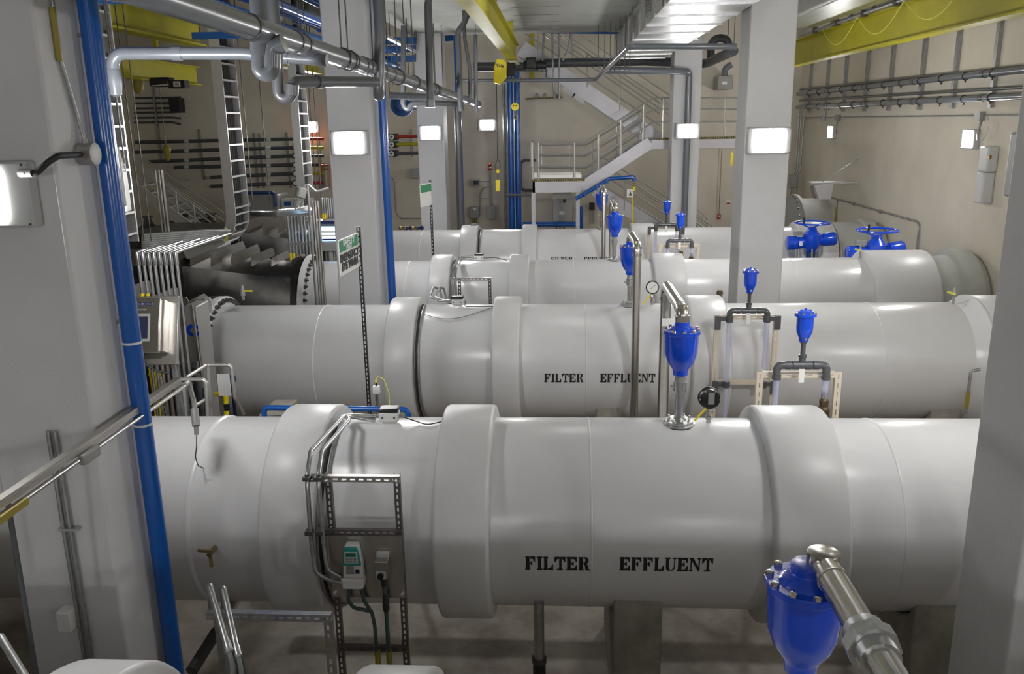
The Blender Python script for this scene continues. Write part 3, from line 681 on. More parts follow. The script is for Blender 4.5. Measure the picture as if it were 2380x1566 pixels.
# pair of conduits along the top, down and round into the display
for k, dx in enumerate((0, .082)):
    zc = Vector((o1[0]-.11, 6.6-.02-.03*k, 2.34-.03*k))
    pts = [zc, Vector((P(800, 958, Y=6.6)[0]+dx*.3, 6.55, 2.36)), P(792+20*k, 975, Y=6.35), P(722+26*k, 1048, Y=5.75), P(713+26*k, 1110, Y=YF1-.10), P(724+28*k, 1262, Y=YF1-.10)]
    G().tube(pts, .017, 12, .12).obj('conduit', 'galvanized', cat='conduit', label=('left' if k == 0 else 'right')+' of the two bright conduits curving over the nearest whole pipe', group='conduit pair beside the dark steel frame')
    a = pts[-1]; e = Vector((dX-.10, dY, dZ-.115-.025*(1-k)))
    G().tube([a+Vector((0, 0, .05)), a, Vector((a[0]+.02, dY-.02, e[2]+.09)), Vector((a[0]+.11, dY, e[2]+.02)), e], .015, 10, .09).obj('flexible_conduit', 'galvanized_dull', cat='conduit', label=('outer' if k == 0 else 'inner')+' grey flexible conduit curving into the flow display', group='flexible conduits into the flow display')
    for py in (1112, 1238):
        q = P(713+26*k+(5 if py > 1200 else 0), py, Y=YF1-.1); gg = G().xbox(q[0]-.026, q[0]+.026, YF1-.12, YF1-.06, q[2]-.014, q[2]+.014); gg.obj('conduit_clamp', 'bolt_dull', cat='clamp', label='small dark clamp holding a conduit to the instrument frame', group='conduit clamps')
zf = .05
for k, (px, mt) in enumerate(((812, 'cable_green'), (838, 'cable_green'))):
    q = [P(px, 1362, Y=YF1-.1), P(px-3, 1395, Y=YF1-.1), P(822+20*k, 1412, Y=YF1-.1), P(866, 1421, Y=YF1-.1)] if k == 0 else [P(px, 1362, Y=YF1-.1), P(px+8, 1395, Y=YF1-.1), P(865, 1425, Y=YF1-.1), P(871, 1455, Y=YF1-.1), P(875, 1500, Y=YF1-.1), Vector((P(875, 1500, Y=YF1-.1)[0], YF1-.1, 0))]
    cable(q, .014, mt, ('short dark green cable looping' if k == 0 else 'long dark green cable dropping')+' from the flow display', bend=.05)
q = Vector((sX, YF1-.1, sZ))
t = thing('switch_conduit', 'dark conduit running from the isolator switch down to the floor', 'conduit', (sX, YF1-.1, 0))
G().tube([q+Vector((0, 0, -.08)), q+Vector((0, 0, -.17))], .022, 12).obj('fitting', 'cable_dark', t)
G().tube([q+Vector((0, 0, -.16)), q+Vector((0, 0, -.24)), q+Vector((.005, 0, -.42)), Vector((q[0]+.005, q[1], 0))], .016, 12).obj('cable', 'cable_green', t)
G().lathe(q+Vector((0.005, 0, -.24)), (0, 0, -1), [(0, .018), (.02, .022), (.12, .026), (.14, .018)], 12).obj('gland', 'cable_dark', t)
zz = P(890, 1512, Y=YF1-.1)[2]
for x in (P(877, 1512, Y=YF1-.1)[0], sX+.005): G().cyl((x, YF1-.1, 0), (x, YF1-.1, zz), .021, 12).obj('warning_sleeve', 'yellow_hazard', t, label='yellow sleeve')

# the same kind of frame before the third pipe
Y3 = 13.95
t = thing('instrument_frame', 'small slotted frame with conduits before the third pipe', 'frame', (P(1100, 690, Y=Y3)[0], Y3, 0))
xl, xr = P(1067, 650, Y=Y3)[0], P(1138, 650, Y=Y3)[0]; zt = P(1100, 648, Y=Y3)[2]
for x in (xl, xr): G().strut((x, Y3, 0.02), (x, Y3, zt), .05, .045, (0, -1, 0), .06, .035, .3).obj('post', 'strut_dark', t)
G().strut((xl-.15, Y3-.03, zt), (xr+.03, Y3-.03, zt), .05, .04, (0, -1, 0), .06, .035, .3).obj('crossbar', 'stainless_brushed', t)
for k in (0, 1):
    pts = [Vector((o3[0]-.11, 15-.03*k, 2.36-.03*k)), P(1068+6*k, 597+4*k, Y=14.9), P(1052+9*k, 622, Y=14.2), P(1050+9*k, 650, Y=Y3-.07), P(1052+9*k, 704, Y=Y3-.07)]
    G().tube(pts, .018, 10, .12).obj('conduit', 'galvanized', cat='conduit', label=('left' if k == 0 else 'right')+' of two conduits curving over the third pipe', group='conduit pair over the third pipe')
for k in (0, 1):
    pts = [Vector((o2[0]-.11, 11.2+.02*k, 2.35)), P(1022+10*k, 700-2*k, Y=11.3), P(1000+12*k, 690, Y=11.4), P(1008+14*k, 667, Y=11.75), P(1022+10*k, 670, Y=12.1), P(1028+10*k, 700, Y=12.15)]
    G().tube(pts, .016, 10, .09).obj('conduit', 'galvanized', cat='conduit', label=('left' if k == 0 else 'right')+' of two looped conduits on the crest of the second pipe', group='looped conduits on the second pipe')

# small level sensor behind the nearest pipe
c = P(875, 905, Y=8.2); t = thing('level_sensor', 'small white sensor head with yellow tip, left of the transmitter box', 'sensor', (c[0], 8.2, 1.2))
G().xbox(c[0]-.035, c[0]+.035, 8.17, 8.23, c[2]-.04, c[2]+.04).obj('sensor_head', 'white_plastic', t, bev=.006)
G().cyl((c[0], 8.17, c[2]), (c[0], 8.16, c[2]), .015, 16).obj('cap', 'housing_white', t)
G().cyl((c[0], 8.2, 0), (c[0], 8.2, c[2]-.04), .016, 10).obj('stem', 'stainless', t)
G().cyl((c[0], 8.2, c[2]+.04), (c[0], 8.2, c[2]+.075), .01, 8).obj('collar', 'black', t)
G().cyl((c[0], 8.2, c[2]+.075), (c[0], 8.2, c[2]+.10), .012, 8).obj('tip', 'yellow_bright', t)
cable([(c[0], 8.2, c[2]+.10), (c[0]+.01, 8.2, c[2]+.14), (c[0]+.08, 8.2, c[2]+.12), (c[0]+.13, 8.2, c[2]-.04), (c[0]+.14, 8.15, 1.3)], .005, 'tag_yellow', 'thin yellow cable arching from the white sensor head')
# dark cable bundles strapped round the pipes beside the first collar
for i, px, lab in ((1, 800, 'nearest whole'), (2, 982, 'second'), (3, 1056, 'third'), (4, 1114, 'farthest')):
    x = topX(i, px, RC)+.035
    for k in range(2):
        G().tube([onp(i, x+.03*k, d, .018) for d in range(2, 178, 8)], .015, 8).obj('strapped_cable', ('cable_dark', 'galvanized_dull')[k], cat='cable', label=('dark' if k == 0 else 'grey')+' cable hugging the '+lab+' pipe just right of its first collar')
# ================================================================ eye wash sign and posts
a = P(786, 559, Y=8.0); b_ = P(831, 534, Y=8.62); hgt = (P(788, 559, Y=8.0)-P(790, 645, Y=8.0)).length*.98
u = Vector((b_[0]-a[0], b_[1]-a[1], 0)); Wd = u.length; u.normalize(); n = u.cross(Vector((0, 0, 1)))
zc = a[2]-hgt/2; cc = Vector((a[0], a[1], zc))+u*Wd/2
t = thing('safety_sign', 'green and white emergency eye wash sign on a black perforated post', 'sign', cc-Vector((0, 0, hgt/2)))
M = axM(cc, n, u)
G().xbox(-Wd/2, Wd/2, -hgt/2, hgt/2, -.004, 0, M).obj('sign_plate', 'sign_white', t)
G().xbox(-Wd*.47, Wd*.47, hgt*.15, hgt*.46, 0, .0015, M).obj('header', 'green_sign', t)
for w_, z, s, mt, bo, sx in (('SAFETY', .365, .17, 'sign_white', .003, 1.35), ('FIRST', .215, .12, 'sign_white', .002, 1.3), ('EMERGENCY', -.03, .21, 'ink_black', .006, 1.02), ('EYE WASH', -.28, .21, 'ink_black', .006, 1.06)):
    text_obj(w_, s*hgt*1.35, M @ Matrix.Translation((0, z*hgt, .003)), mt, t, bo, sx)
px_ = b_+u*.02
G().strut((px_[0]-.0, px_[1], 0), (px_[0], px_[1], P(828, 528, Y=8.62)[2]), .04, .03, (0, -1, 0), .05, .032, .3).obj('sign_post', 'black', cat='post', label='black perforated post holding the eye wash sign')
c = P(1006, 590, Y=16.3); zt = P(1003, 418, Y=16.3)[2]
G().strut((c[0], 16.3, 0), (c[0], 16.3, zt), .045, .035, (0, -1, 0), .07, .045, .3).obj('sign_post', 'black', cat='post', label='distant black perforated post before the second left column')
t = thing('safety_sign', 'distant green and white sign seen nearly edge on', 'sign', (c[0]-.04, 15.9, zt-.42))
M = axM((c[0]-.045, 16.05, zt-.25), (.97, -.25, 0), (.25, .97, 0))
G().xbox(-.28, .28, -.22, .2, -.003, 0, M).obj('sign_plate', 'sign_white', t); G().xbox(-.26, .26, .04, .18, 0, .002, M).obj('header', 'green_sign', t)

# ================================================================ near column fittings
XL_, YC = -2.77, 4.6
def rdup(*a): pass
x0 = P(242, 300, Y=5.02)[0]
t = thing('blue_pipe', 'tall blue pipe running up the side of the near left column', 'pipe', (x0, 5.02, 0), 'blue pipes beside the columns')
G().cyl((x0, 5.02, 0), (x0, 5.02, 9.3), .057, 32).obj('pipe', 'blue_pipe', t, sharp=60)
for pyy in (747, 80): z = P(300, pyy, Y=5.02)[2]; G().xbox(XL_, x0+.02, 5.0, 5.04, z-.01, z+.01).obj('standoff', 'box_grey', t)
for z in (P(320, 800, Y=5.0)[2], P(325, 990, Y=5.0)[2]): G().lathe((x0, 5.02, z), (0, 0, 1), [(0, .0575), (.001, .059), (.015, .059), (.016, .0575)], 32, caps=False).obj('tape_band', 'sign_white', t)
# junction box, flexible conduit, riser
c = P(190, 358, X=XL_); t = thing('junction_box', 'round grey junction box on the near left column', 'junction box', (XL_, c[1], c[2]))
G().lathe((XL_, c[1]-.02, c[2]), (1, 0, 0), [(0, .062), (.075, .062), (.078, .064), (.095, .064), (.097, .055)], 24).obj('box', 'box_grey', t)
G().cyl((XL_+.04, c[1]-.02, c[2]+.05), (XL_+.04, c[1]-.02, c[2]+.085), .018, 12).obj('hub', 'box_grey', t)
G().cyl((XL_+.04, c[1]-.06, c[2]), (XL_+.04, c[1]-.1, c[2]), .022, 12).obj('hub', 'box_grey', t)
jb = c
G().tube([P(60, 402, Y=4.48), P(85, 402, Y=4.47), P(110, 378, Y=4.46), P(135, 362, Y=4.5), (XL_+.045, c[1]-.09, c[2])], .017, 12, .05).obj('flexible_conduit', 'rubber_black', cat='conduit', label='dark flexible conduit from the near column light to its round junction box')
G().cyl(P(48, 402, Y=4.5), P(78, 402, Y=4.475), .024, 12).obj('conduit_connector', 'box_grey', cat='fitting', label='grey threaded connector beside the light at the left edge')
t = thing('riser_conduit', 'thin grey conduit rising from the round junction box up the near left column', 'conduit', (XL_, c[1], c[2]))
G().tube([(XL_+.04, c[1]-.02, c[2]+.08), (XL_+.02, c[1]-.02, c[2]+.2), (XL_+.015, c[1]-.1, c[2]+.5), (XL_+.015, c[1]-.12, 6.7)], .011, 10, .1).obj('conduit', 'galvanized_dull', t)
z = P(160, 140, Y=4.7)[2]; G().cyl((XL_+.015, c[1]-.12, z), (XL_+.015, c[1]-.12, z+.28), .016, 10).obj('marker_sleeve', 'yellow_hazard', t, label='yellow sleeve')
# strut rail with conduit along the column
zr = P(415, 884, X=-2.70)[2]; yr = P(415, 884, X=-2.70)[1]
t = thing('conduit_rail', 'steel channel with a conduit running past the near left column', 'conduit', (-2.70, 4.5, zr))
G().beam((-2.70, 2.6, zr), (-2.70, yr, zr), .045, .045).obj('channel', 'stainless_brushed', t)
G().beam((-2.677, 2.6, zr+.012), (-2.677, yr, zr+.012), .006, .006).obj('channel_lip', 'stainless', t)
G().cyl((-2.67, 2.6, zr-.045), (-2.67, yr+.02, zr-.045), .014, 12).obj('conduit', 'stainless', t)
c = P(205, 1032, X=-2.66); G().box((-2.66, c[1], zr-.05), (.04, .17, .06)).obj('conduit_body', 'box_grey', t, bev=.008)
c = P(10, 1150, X=-2.66); G().box((-2.66, c[1], zr-.05), (.035, .28, .035)).obj('marker_sleeve', 'yellow_hazard', t)
e = Vector((-2.67, yr+.02, zr-.045))
t = thing('cable_drop', 'bent grey conduit ending over the nearest whole pipe with a thin wire', 'conduit', e)
G().tube([e, P(438, 888, Y=6.1), P(450, 930, Y=6.05), P(455, 968, Y=6.0)], .019, 12, .12).obj('conduit', 'galvanized_dull', t)
G().tube([P(452, 950, Y=6.02), P(456, 990, Y=5.95)], .030, 12).obj('fitting', 'box_grey', t)
G().tube([P(456, 990, Y=5.95), P(457, 1010, Y=5.93)], .018, 10).obj('nipple', 'box_grey', t)
G().tube([P(457, 1008, Y=5.93), P(457, 1035, Y=5.92), P(454, 1062, Y=5.95), P(460, 1082, Y=5.92), S_on(1, 472, 1087)], .004, 6, .05).obj('wire', 'cable_dark', t)
# conduits down the column front and the outlet
x1 = P(122, 1090, Y=4.56)[0]
t = thing('wall_conduit', 'twin grey conduits down the face of the near left column', 'conduit', (x1, 4.57, 0))
for dx in (0, .042): G().cyl((x1+dx, 4.575, 0), (x1+dx, 4.575, zr+.0), .0135, 12).obj('conduit', 'galvanized_dull', t)
z = P(150, 1232, Y=4.55)[2]; G().xbox(x1-.025, x1+.10, 4.55, 4.6, z-.008, z+.008).obj('strap', 'galvanized', t)
c = P(147, 1447, Y=4.5); G().xbox(c[0]-.045, c[0]+.045, 4.50, 4.6, c[2]-.065, c[2]+.065).obj('outlet_box', 'white_plastic', bev=.006, cat='outlet', label='small white outlet box low on the near left column')

# ================================================================ left walkway railings, blue rack, control cabinets
Yr = 8.7
t = thing('guard_rail', 'aluminium guard rail bends left of the second pipe flange', 'railing', (P(500, 900, Y=Yr)[0], Yr, 0))
def tubep(pts, Y, r, t, name='rail', mt='rail_aluminium', bend=.04): return G().tube([P(x, y, Y=yy if yy else Y) for x, y, *z in pts for yy in [z[0] if z else None]], r, 12, bend).obj(name, mt, t)
tubep([(432, 878, 8.2), (480, 848), (537, 848), (546, 925), (566, 962, 9.0)], Yr, .020, t)
tubep([(482, 846), (492, 990)], Yr, .022, t, 'post')
tubep([(418, 882, 8.1), (478, 882, 8.1), (484, 990, 8.1)], 8.1, .020, t)
tubep([(450, 945, 8.2), (478, 928, 8.6)], Yr, .020, t)
tubep([(425, 890, 8.1), (433, 990, 8.1)], 8.1, .024, t, 'post')
c = P(510, 880, Y=8.75); G().xbox(c[0]-.03, c[0]+.11, 8.76, 8.77, c[2]-.2, c[2]+.05).obj('notice_board', 'housing_white', cat='sign', label='blank white board hung on the guard rail by the second pipe flange')
Yb = 8.0
t = thing('blue_rack', 'blue painted tube rack just behind the nearest whole pipe', 'rack', (P(780, 950, Y=Yb)[0], Yb, 0))
G().tube([(P(613, 975, Y=Yb)[0], Yb, 0), P(613, 947, Y=Yb), P(948, 951, Y=Yb), (P(948, 951, Y=Yb)[0], Yb, 0)], .028, 12, .05).obj('frame', 'blue_pipe', t)
c = P(652, 942, Y=8.5); G().xbox(c[0]-.13, c[0]+.13, 8.2, 8.7, 0, c[2]).obj('concrete_plinth', 'saddle_concrete', cat='plinth', label='small concrete block behind the blue rack')
t = thing('yellow_valve_line', 'yellow pipe elbow with black fittings left of the second pipe', 'pipe', (P(520, 940, Y=9.2)[0], 9.2, 0))
tubep([(500, 916), (525, 912), (533, 1250)], 9.2, .028, t, 'pipe', 'yellow_bright', .06)
c = P(527, 945, Y=9.2); G().cyl(c-Vector((0, 0, .04)), c+Vector((0, 0, .04)), .035, 12).obj('coupling', 'black', t)
c = P(538, 880, Y=9.3); G().lathe(c, (0, -1, 0), [(0, .06), (.06, .06), (.07, .03)], 16).cyl(c, (c[0], c[1], 0), .02, 8).obj('valve_end', 'navy', cat='valve', label='dark blue valve cap beside the guard rail')

# wedeco cabinet, leaning back
ang = math.radians(20)
cx, Yc = P(350, 765, Y=8.0)[0], 8.0; cz = P(350, 765, Y=8.0)[2]
Rm = Matrix.Rotation(math.radians(3), 4, 'Z') @ Matrix.Rotation(-ang, 4, 'X')
t = thing('control_cabinet', 'stainless control cabinet with dark screen beside the blue pipe', 'cabinet', (cx, Yc, cz-.4))
M = Matrix.Translation((cx, Yc, cz)) @ Rm
G().xbox(-.42, .285, -.03, .02, -.36, .33, M).obj('back_plate', 'stainless_brushed', t, bev=.004)
cb = G().xbox(-.36, .20, -.16, -.03, -.24, .27, M).obj('cabinet_body', 'stainless_brushed', t, bev=.004)
dr = G().xbox(-.38, .165, -.185, -.16, -.255, .285, M).obj('door', 'stainless', t, bev=.006)
G().xbox(-.33, .075, -.192, -.185, -.14, .13, M).obj('screen_frame', 'box_grey', dr, bev=.004)
G().xbox(-.31, .055, -.196, -.191, -.115, .105, M).obj('screen', 'screen_dark', dr)
text_obj('WEDECO', .052, M @ Matrix.Translation((-.025, -.1865, .225)) @ Matrix.Rotation(PI/2, 4, 'X'), 'navy', dr, .0015, 1.05)
text_obj('a xylem brand', .026, M @ Matrix.Translation((-.04, -.1865, .175)) @ Matrix.Rotation(PI/2, 4, 'X'), 'box_grey', dr)
G().xbox(-.1, .0, -.188, -.185, -.205, -.165, M).obj('tag_plate', 'sign_white', dr)
G().tube([M @ Vector((-.02, -.10, -.24)), M @ Vector((-.02, -.10, -.34)), M @ Vector((.08, -.05, -.42)), M @ Vector((.2, .0, -.44))], .014, 8, .05).obj('cable', 'cable_dark', t)
for x in (-.3, .2): G().beam(M @ Vector((x, .02, -.2)), (cx+x, Yc+.25, 0), .04, .04).obj('leg', 'galvanized_dull', t)
# bank of conduits above the cabinet
def conduit_bank(n, pxs, py0, py1, Y, run, label, r=.0145, yellow=2, top=True, dY=0):
    for k in range(n):
        px = pxs[0]+(pxs[1]-pxs[0])*k/(n-1); q = P(px, py0, Y=Y); zb = P(px+8, py1, Y=Y)[2]; z00 = zb; zb = .0
        t = thing('conduit_drop', label if False else label, 'conduit', (q[0], Y, zb), label)
        g = G().cyl((q[0], Y, zb), (q[0], Y, q[2]), r*1.15, 12); g.obj('conduit', 'galvanized', t)
        if top:
            G().beam((q[0], Y, q[2]-.02), (q[0], Y, q[2]+.13), .036, .045).obj('conduit_body', 'galvanized', t, bev=.012)
            G().cyl((q[0], Y+.02, q[2]+.115), (q[0], Y+run[k % len(run)], q[2]+.115), r*1.1, 12).obj('conduit', 'galvanized', t)
        if k < yellow: G().cyl((q[0], Y, z00), (q[0], Y, z00+.14), r*1.35, 10).obj('marker_sleeve', 'yellow_bright', t, label='yellow sleeve')
conduit_bank(8, (322, 411), 612, 712, 8.45, (.2, .45, .8, .5, 1.0, .7, 1.25, 1.5), 'upright galvanized conduit above the stainless control cabinet')
conduit_bank(9, (668, 730), 502, 604, 16.25, (.2,), 'upright galvanized conduit left of the screen, before the third pipe flange', r=.020, top=False)
conduit_bank(7, (748, 778), 460, 512, 17.2, (.2,), 'far upright galvanized conduit above the glowing screen', r=.018, top=False)
# rack frame of the second bank
Yk = 16.2
t = thing('conduit_rack', 'slotted steel rack bracing the conduits before the third pipe flange', 'rack', (P(700, 580, Y=Yk)[0], Yk, 0))
z = P(700, 566, Y=Yk)[2]; G().strut((P(664, 566, Y=Yk)[0], Yk, z), (P(738, 566, Y=Yk)[0], Yk, z), .045, .04).obj('crossbar', 'galvanized_dull', t)
for px in (666, 737): x = P(px, 566, Y=Yk)[0]; G().strut((x, Yk+.04, 0), (x, Yk+.04, z), .045, .04).obj('post', 'galvanized_dull', t)
for k, px in enumerate((728, 734, 740)):
    x = P(px, 480, Y=12.6)[0]; G().cyl((x, 12.6, 0), (x, 12.6, P(px, 466, Y=12.6)[2]), .018, 10).obj('upright_pipe', 'stainless_brushed', cat='pipe', label='slim steel upright beside the second left column', group='slim steel uprights beside the column')
# bundle of horizontal conduits sweeping into the second bank
for k in range(6):
    pts = [P(560, 490+1.5*k, Y=12.9+.10*k), P(640, 492+1.5*k, Y=12.9+.1*k), P(690, 486+1.5*k, Y=14.4+.06*k), P(716+2*k, 479+2*k, Y=16.2)]
    G().tube(pts, .03, 10, .3).obj('bundled_conduit', 'galvanized', cat='conduit', label='bright conduit in the bundle sweeping right from the cable ladder foot', group='bundle of bright conduits')
for k in range(7):
    pts = [P(535-3*k, 536+3*k, Y=11.9), P(470, 537+4*k, Y=11.6), P(330, 547+5*k, Y=11.0)]
    G().tube(pts, .026, 10, .3).obj('bundled_conduit', 'galvanized_dull', cat='conduit', label='dull grey conduit in the flat bundle above the near cabinet conduits', group='flat bundle of dull conduits')
# glowing screen cabinet
c = P(762, 545, Y=16.9); t = thing('operator_panel', 'grey operator panel with a glowing blue and white screen behind the column', 'panel', (c[0], 16.9, 0))
G().xbox(c[0]-.22, c[0]+.3, 16.9, 17.1, c[2]-.34, c[2]+.24).obj('panel_body', 'box_grey', t, bev=.01)
G().xbox(c[0]-.22, c[0]+.3, 16.7, 17.1, c[2]+.24, c[2]+.30).obj('sun_hood', 'navy', t)
G().xbox(c[0]-.17, c[0]+.25, 16.885, 16.9, c[2]-.13, c[2]+.16).obj('screen', 'screen_glow', t)
for k, (a, b2, zz, mt) in enumerate(((-.15, .22, .06, 'sign_white'), (-.15, .22, -.02, 'sign_white'), (-.12, .22, -.1, 'navy'))): G().xbox(c[0]+a, c[0]+b2, 16.88, 16.886, c[2]+zz-.018, c[2]+zz+.018).obj('screen_bar', mt, t)
G().cyl((c[0], 17.0, 0), (c[0], 17.0, c[2]-.34), .05, 12).obj('stand', 'box_grey', t)
ROOF_ = 9.4
# ================================================================ ultraviolet reactors on the left ends
def reactor(i, xf, label, conduits=True, fins=6, W=1.05, Hh=1.0):
    """square steel duct narrowing to the pipe flange at x = xf"""
    D = PIPE_Y[i]; t = thing('reactor', label, 'reactor', (xf-2, D, 0), 'dark steel reactors on the left pipe ends')
    n = 64; circ = []; sq = []
    for k in range(n):
        a = 2*PI*k/n; c, s = math.cos(a), math.sin(a); circ.append((c, s)); m_ = max(abs(c), abs(s)); sq.append((c/m_, s/m_))
    Lc = 1.9
    rings = []
    for f in (0, .25, .5, .75, 1):
        x = xf-Lc*f
        rings.append([(x, D+(circ[k][0]*RP*.98*(1-f)+sq[k][0]*W*f), AXZ+(circ[k][1]*RP*.98*(1-f)+sq[k][1]*Hh*f*.9)) for k in range(n)])
    G().loft(rings).obj('transition_cone', 'reactor_steel', t, sharp=28)
    G().lathe((0, D, AXZ), (1, 0, 0), [(xf-.1, RP-.05), (xf-.1, RP*1.17), (xf, RP*1.17), (xf, RP-.05)], 64, caps=False).obj('reactor_flange', 'reactor_steel', t, sharp=30)
    for k in range(fins):
        f = (k+.6)/fins; x = xf-Lc*f; zt = AXZ+(RP*.98*(1-f)+Hh*.9*f)-.01; y0 = D-(RP*.5*(1-f)+W*f)*.92; y1 = D+(RP*.5*(1-f)+W*f)*.92
        hf = .10+.16*f
        G().prism([(y0, 0), (y0+.02, hf*.7), (y0+.12, hf), (y1-.1, hf), (y1, hf*.5), (y1, 0)], (x, 0, zt), (0, 1, 0), (0, 0, 1), (1, 0, 0), .012).obj('stiffener_fin', 'stainless_brushed', t)
    xb = xf-Lc
    G().xbox(xb-2.6, xb, D-W, D+W, AXZ-Hh*.9, AXZ+Hh*.9).obj('reactor_body', 'reactor_steel', t, bev=.01)
    G().xbox(xb-.06, xb+.03, D-W-.12, D+W+.12, AXZ-Hh*.9-.12, AXZ+Hh*.9+.12).obj('joint_frame', 'reactor_steel', t, bev=.01)
    lamp = part_proto(G().lathe((0, 0, 0), (0, 0, 1), [(0, .07), (.02, .075), (.05, .075), (.07, .05), (.13, .045), (.15, .03), (.17, .028)], 16), 'lamp_socket', 'rubber_black')
    for a in range(6):
        g = G().xbox(xb-.46-.42*a, xb-.40-.42*a, D-W-.10, D-W, AXZ-.8, AXZ+.85); pn = g.obj('lamp_rail', 'stainless_brushed', t)
        for b in range(7):
            put(lamp, 'lamp_socket', axM((xb-.25-.42*a, D-W, AXZ-.66+.24*b), (0, -1, -.1)), pn)
    for xx in (xb-2.3, xb-.3, xf-.5): G().xbox(xx-.08, xx+.08, D-.6, D+.6, 0, AXZ-Hh*.8 if xx < xb else AXZ-RP+.05).obj('leg', 'reactor_steel', t)
    return t
reactor(4, topX(4, 905)-1.25, 'farthest dark reactor with rows of black lamp sockets, seen over the fins')
reactor(3, topX(3, 735)-.12, 'dark steel reactor with upright fins narrowing to the third pipe flange')
reactor(2, topX(2, 535)-.16, 'dark steel reactor behind the stainless control cabinet', fins=4)
t = reactor(1, -5.25, 'dark reactor at the lower left corner behind the near column', fins=3)
# lids and boxes on the second reactor
for px, py, w_, h_, mt, lab in ((430, 700, 22, 26, 'stainless_brushed', 'worn steel lifting tab behind the cabinet'), (484, 700, 16, 26, 'housing_white', 'pale lifting lug before the third pipe reactor'),):
    c = P(px, 716, Z=2.36); G().prism([(-.055, -.06), (.055, -.06), (.055, .10), (.03, .15), (-.03, .15), (-.055, .10)], c, (1, 0, 0), (0, 0, 1), (0, 1, 0), .02).obj('lifting_lug', mt, cat='lug', label=lab)
c = P(445, 765, Y=9.4); t = thing('lamp_cabinet', 'tall grey cabinet with a blue letter, right of the control cabinet', 'cabinet', (c[0], 9.4, 0))
G().xbox(c[0]-.07, c[0]+.09, 9.4, 9.75, 0, P(445, 712, Y=9.4)[2]).obj('cabinet_body', 'box_grey', t, bev=.015)
text_obj('C', .18, axM((c[0]+.01, 9.397, c[2]-.02), (0, -1, 0), (1, 0, 0)), 'blue_valve', t, .012, 1.1)
for dx in (-.09, .11): G().beam((c[0]+dx, 9.36, 0), (c[0]+dx-.06*(1 if dx > 0 else 0), 9.36, P(445, 706, Y=9.4)[2]), .03, .03).obj('corner_channel', 'stainless_brushed', t)
# upright pipes of the chemical skid, low left
sk = [(352, 'yellow_bright', .016, 855), (362, 'yellow_bright', .014, 862), (392, 'orange_brown', .026, 850), (403, 'cable_dark', .022, 855), (414, 'pvc_dark', .03, 850), (424, 'cable_dark', .02, 870), (440, 'pvc_dark', .03, 880), (462, 'pvc_dark', .035, 870), (383, 'rubber_black', .02, 870)]
for k, (px, mt, r, pt) in enumerate(sk):
    q = P(px, pt, Y=8.9); lab = {'yellow_bright': 'thin yellow tube', 'orange_brown': 'rust orange hose', 'cable_dark': 'black hose', 'pvc_dark': 'dark grey pipe', 'rubber_black': 'black rubber hose'}[mt]
    G().tube([(q[0], 8.9, 0), (q[0]-.02, 8.9, q[2])], r, 10).obj('skid_pipe', mt, cat='pipe', label=lab+' standing below the control cabinet', group='upright skid pipes, '+lab)
c = P(372, 862, Y=8.7); G().strut((c[0]+.05, 8.7, 0), (c[0]-.02, 8.7, c[2]), .05, .03, (0, -1, 0), .06, .03, .3).obj('cream_post', 'cream_strut', cat='post', label='cream slotted post below the control cabinet')
t = thing('yellow_valve_line', 'yellow tee fitting left of the cream post below the cabinet', 'pipe', P(362, 870, Y=8.6))
c = P(362, 870, Y=8.6); G().cyl(c, (c[0], c[1], 0), .02, 10).obj('pipe', 'yellow_bright', t); G().cyl(c-Vector((.07, 0, 0)), c+Vector((.09, 0, 0)), .026, 12).obj('tee', 'yellow_bright', t)
t = thing('black_manifold', 'black bolted plastic manifold below the control cabinet', 'manifold', P(445, 900, Y=9.0)-Vector((0, 0, .2)))
for py, px in ((852, 445), (868, 412), (880, 450), (900, 455), (918, 440), (912, 462)):
    c = P(px, py, Y=9.0); G().lathe(c, (1, .2, 0), [(-.07, .03), (-.07, .06), (-.03, .06), (-.03, .045), (.03, .045), (.03, .06), (.07, .06), (.07, .03)], 14).obj('flanged_joint', 'pvc_dark', t)
c = P(420, 868, Y=8.9); 
# ================================================================ cable ladders
def ladder(y0, y1, x0, x1, zb, label, sweep=False, pitch=.23):
    t = thing('cable_ladder', label, 'cable ladder', ((x0+x1)/2, (y0+y1)/2, zb), 'upright aluminium cable ladders')
    zt = 9.3
    for y in (y0, y1): G().xbox(x0, x1, y-.012, y+.012, zb, zt).obj('side_rail', 'aluminium', t)
    rg = part_proto(G().xbox(-.03, .03, y0-(y0+y1)/2, y1-(y0+y1)/2, -.013, .013), 'rung', 'aluminium')
    n = int((zt-zb)/pitch)
    for k in range(n): put(rg, 'rung', Matrix.Translation((x1-.03, (y0+y1)/2, zb+.1+k*pitch)), t)
    for k in range(7):
        y = y0+.05+(y1-y0-.1)*k/6; r = (.013, .02, .01, .03, .035, .03, .012)[k]; mt = ('galvanized_dull', 'grey_plastic', 'cable_dark', 'cable_dark', 'rubber_black', 'cable_dark', 'rubber_black')[k]
        G().tube([(x0+.05, y, zb-.25), (x0+.05, y, zt)], r, 8).obj('cable', mt, cat='cable', label=('grey' if k < 2 else 'black')+' cable clipped inside a cable ladder, '+label.split(',')[0], group=('grey' if k < 2 else 'black')+' cables in the '+label.split(',')[0])
    return t
def zof(px, py, Y): return P(px, py, Y=Y)[2]
xc = lambda px, py, Y: P(px, py, Y=Y)[0]
ladder(8.75, 9.38, -4.95, -4.80, zof(330, 560, 9.4), 'nearest cable ladder, just right of the tall near blue pipe', pitch=.235)
ladder(12.2, 12.75, xc(506, 300, 12.2), xc(529, 300, 12.2), zof(545, 500, 12.2), 'middle cable ladder, curving left at its foot', pitch=.225)
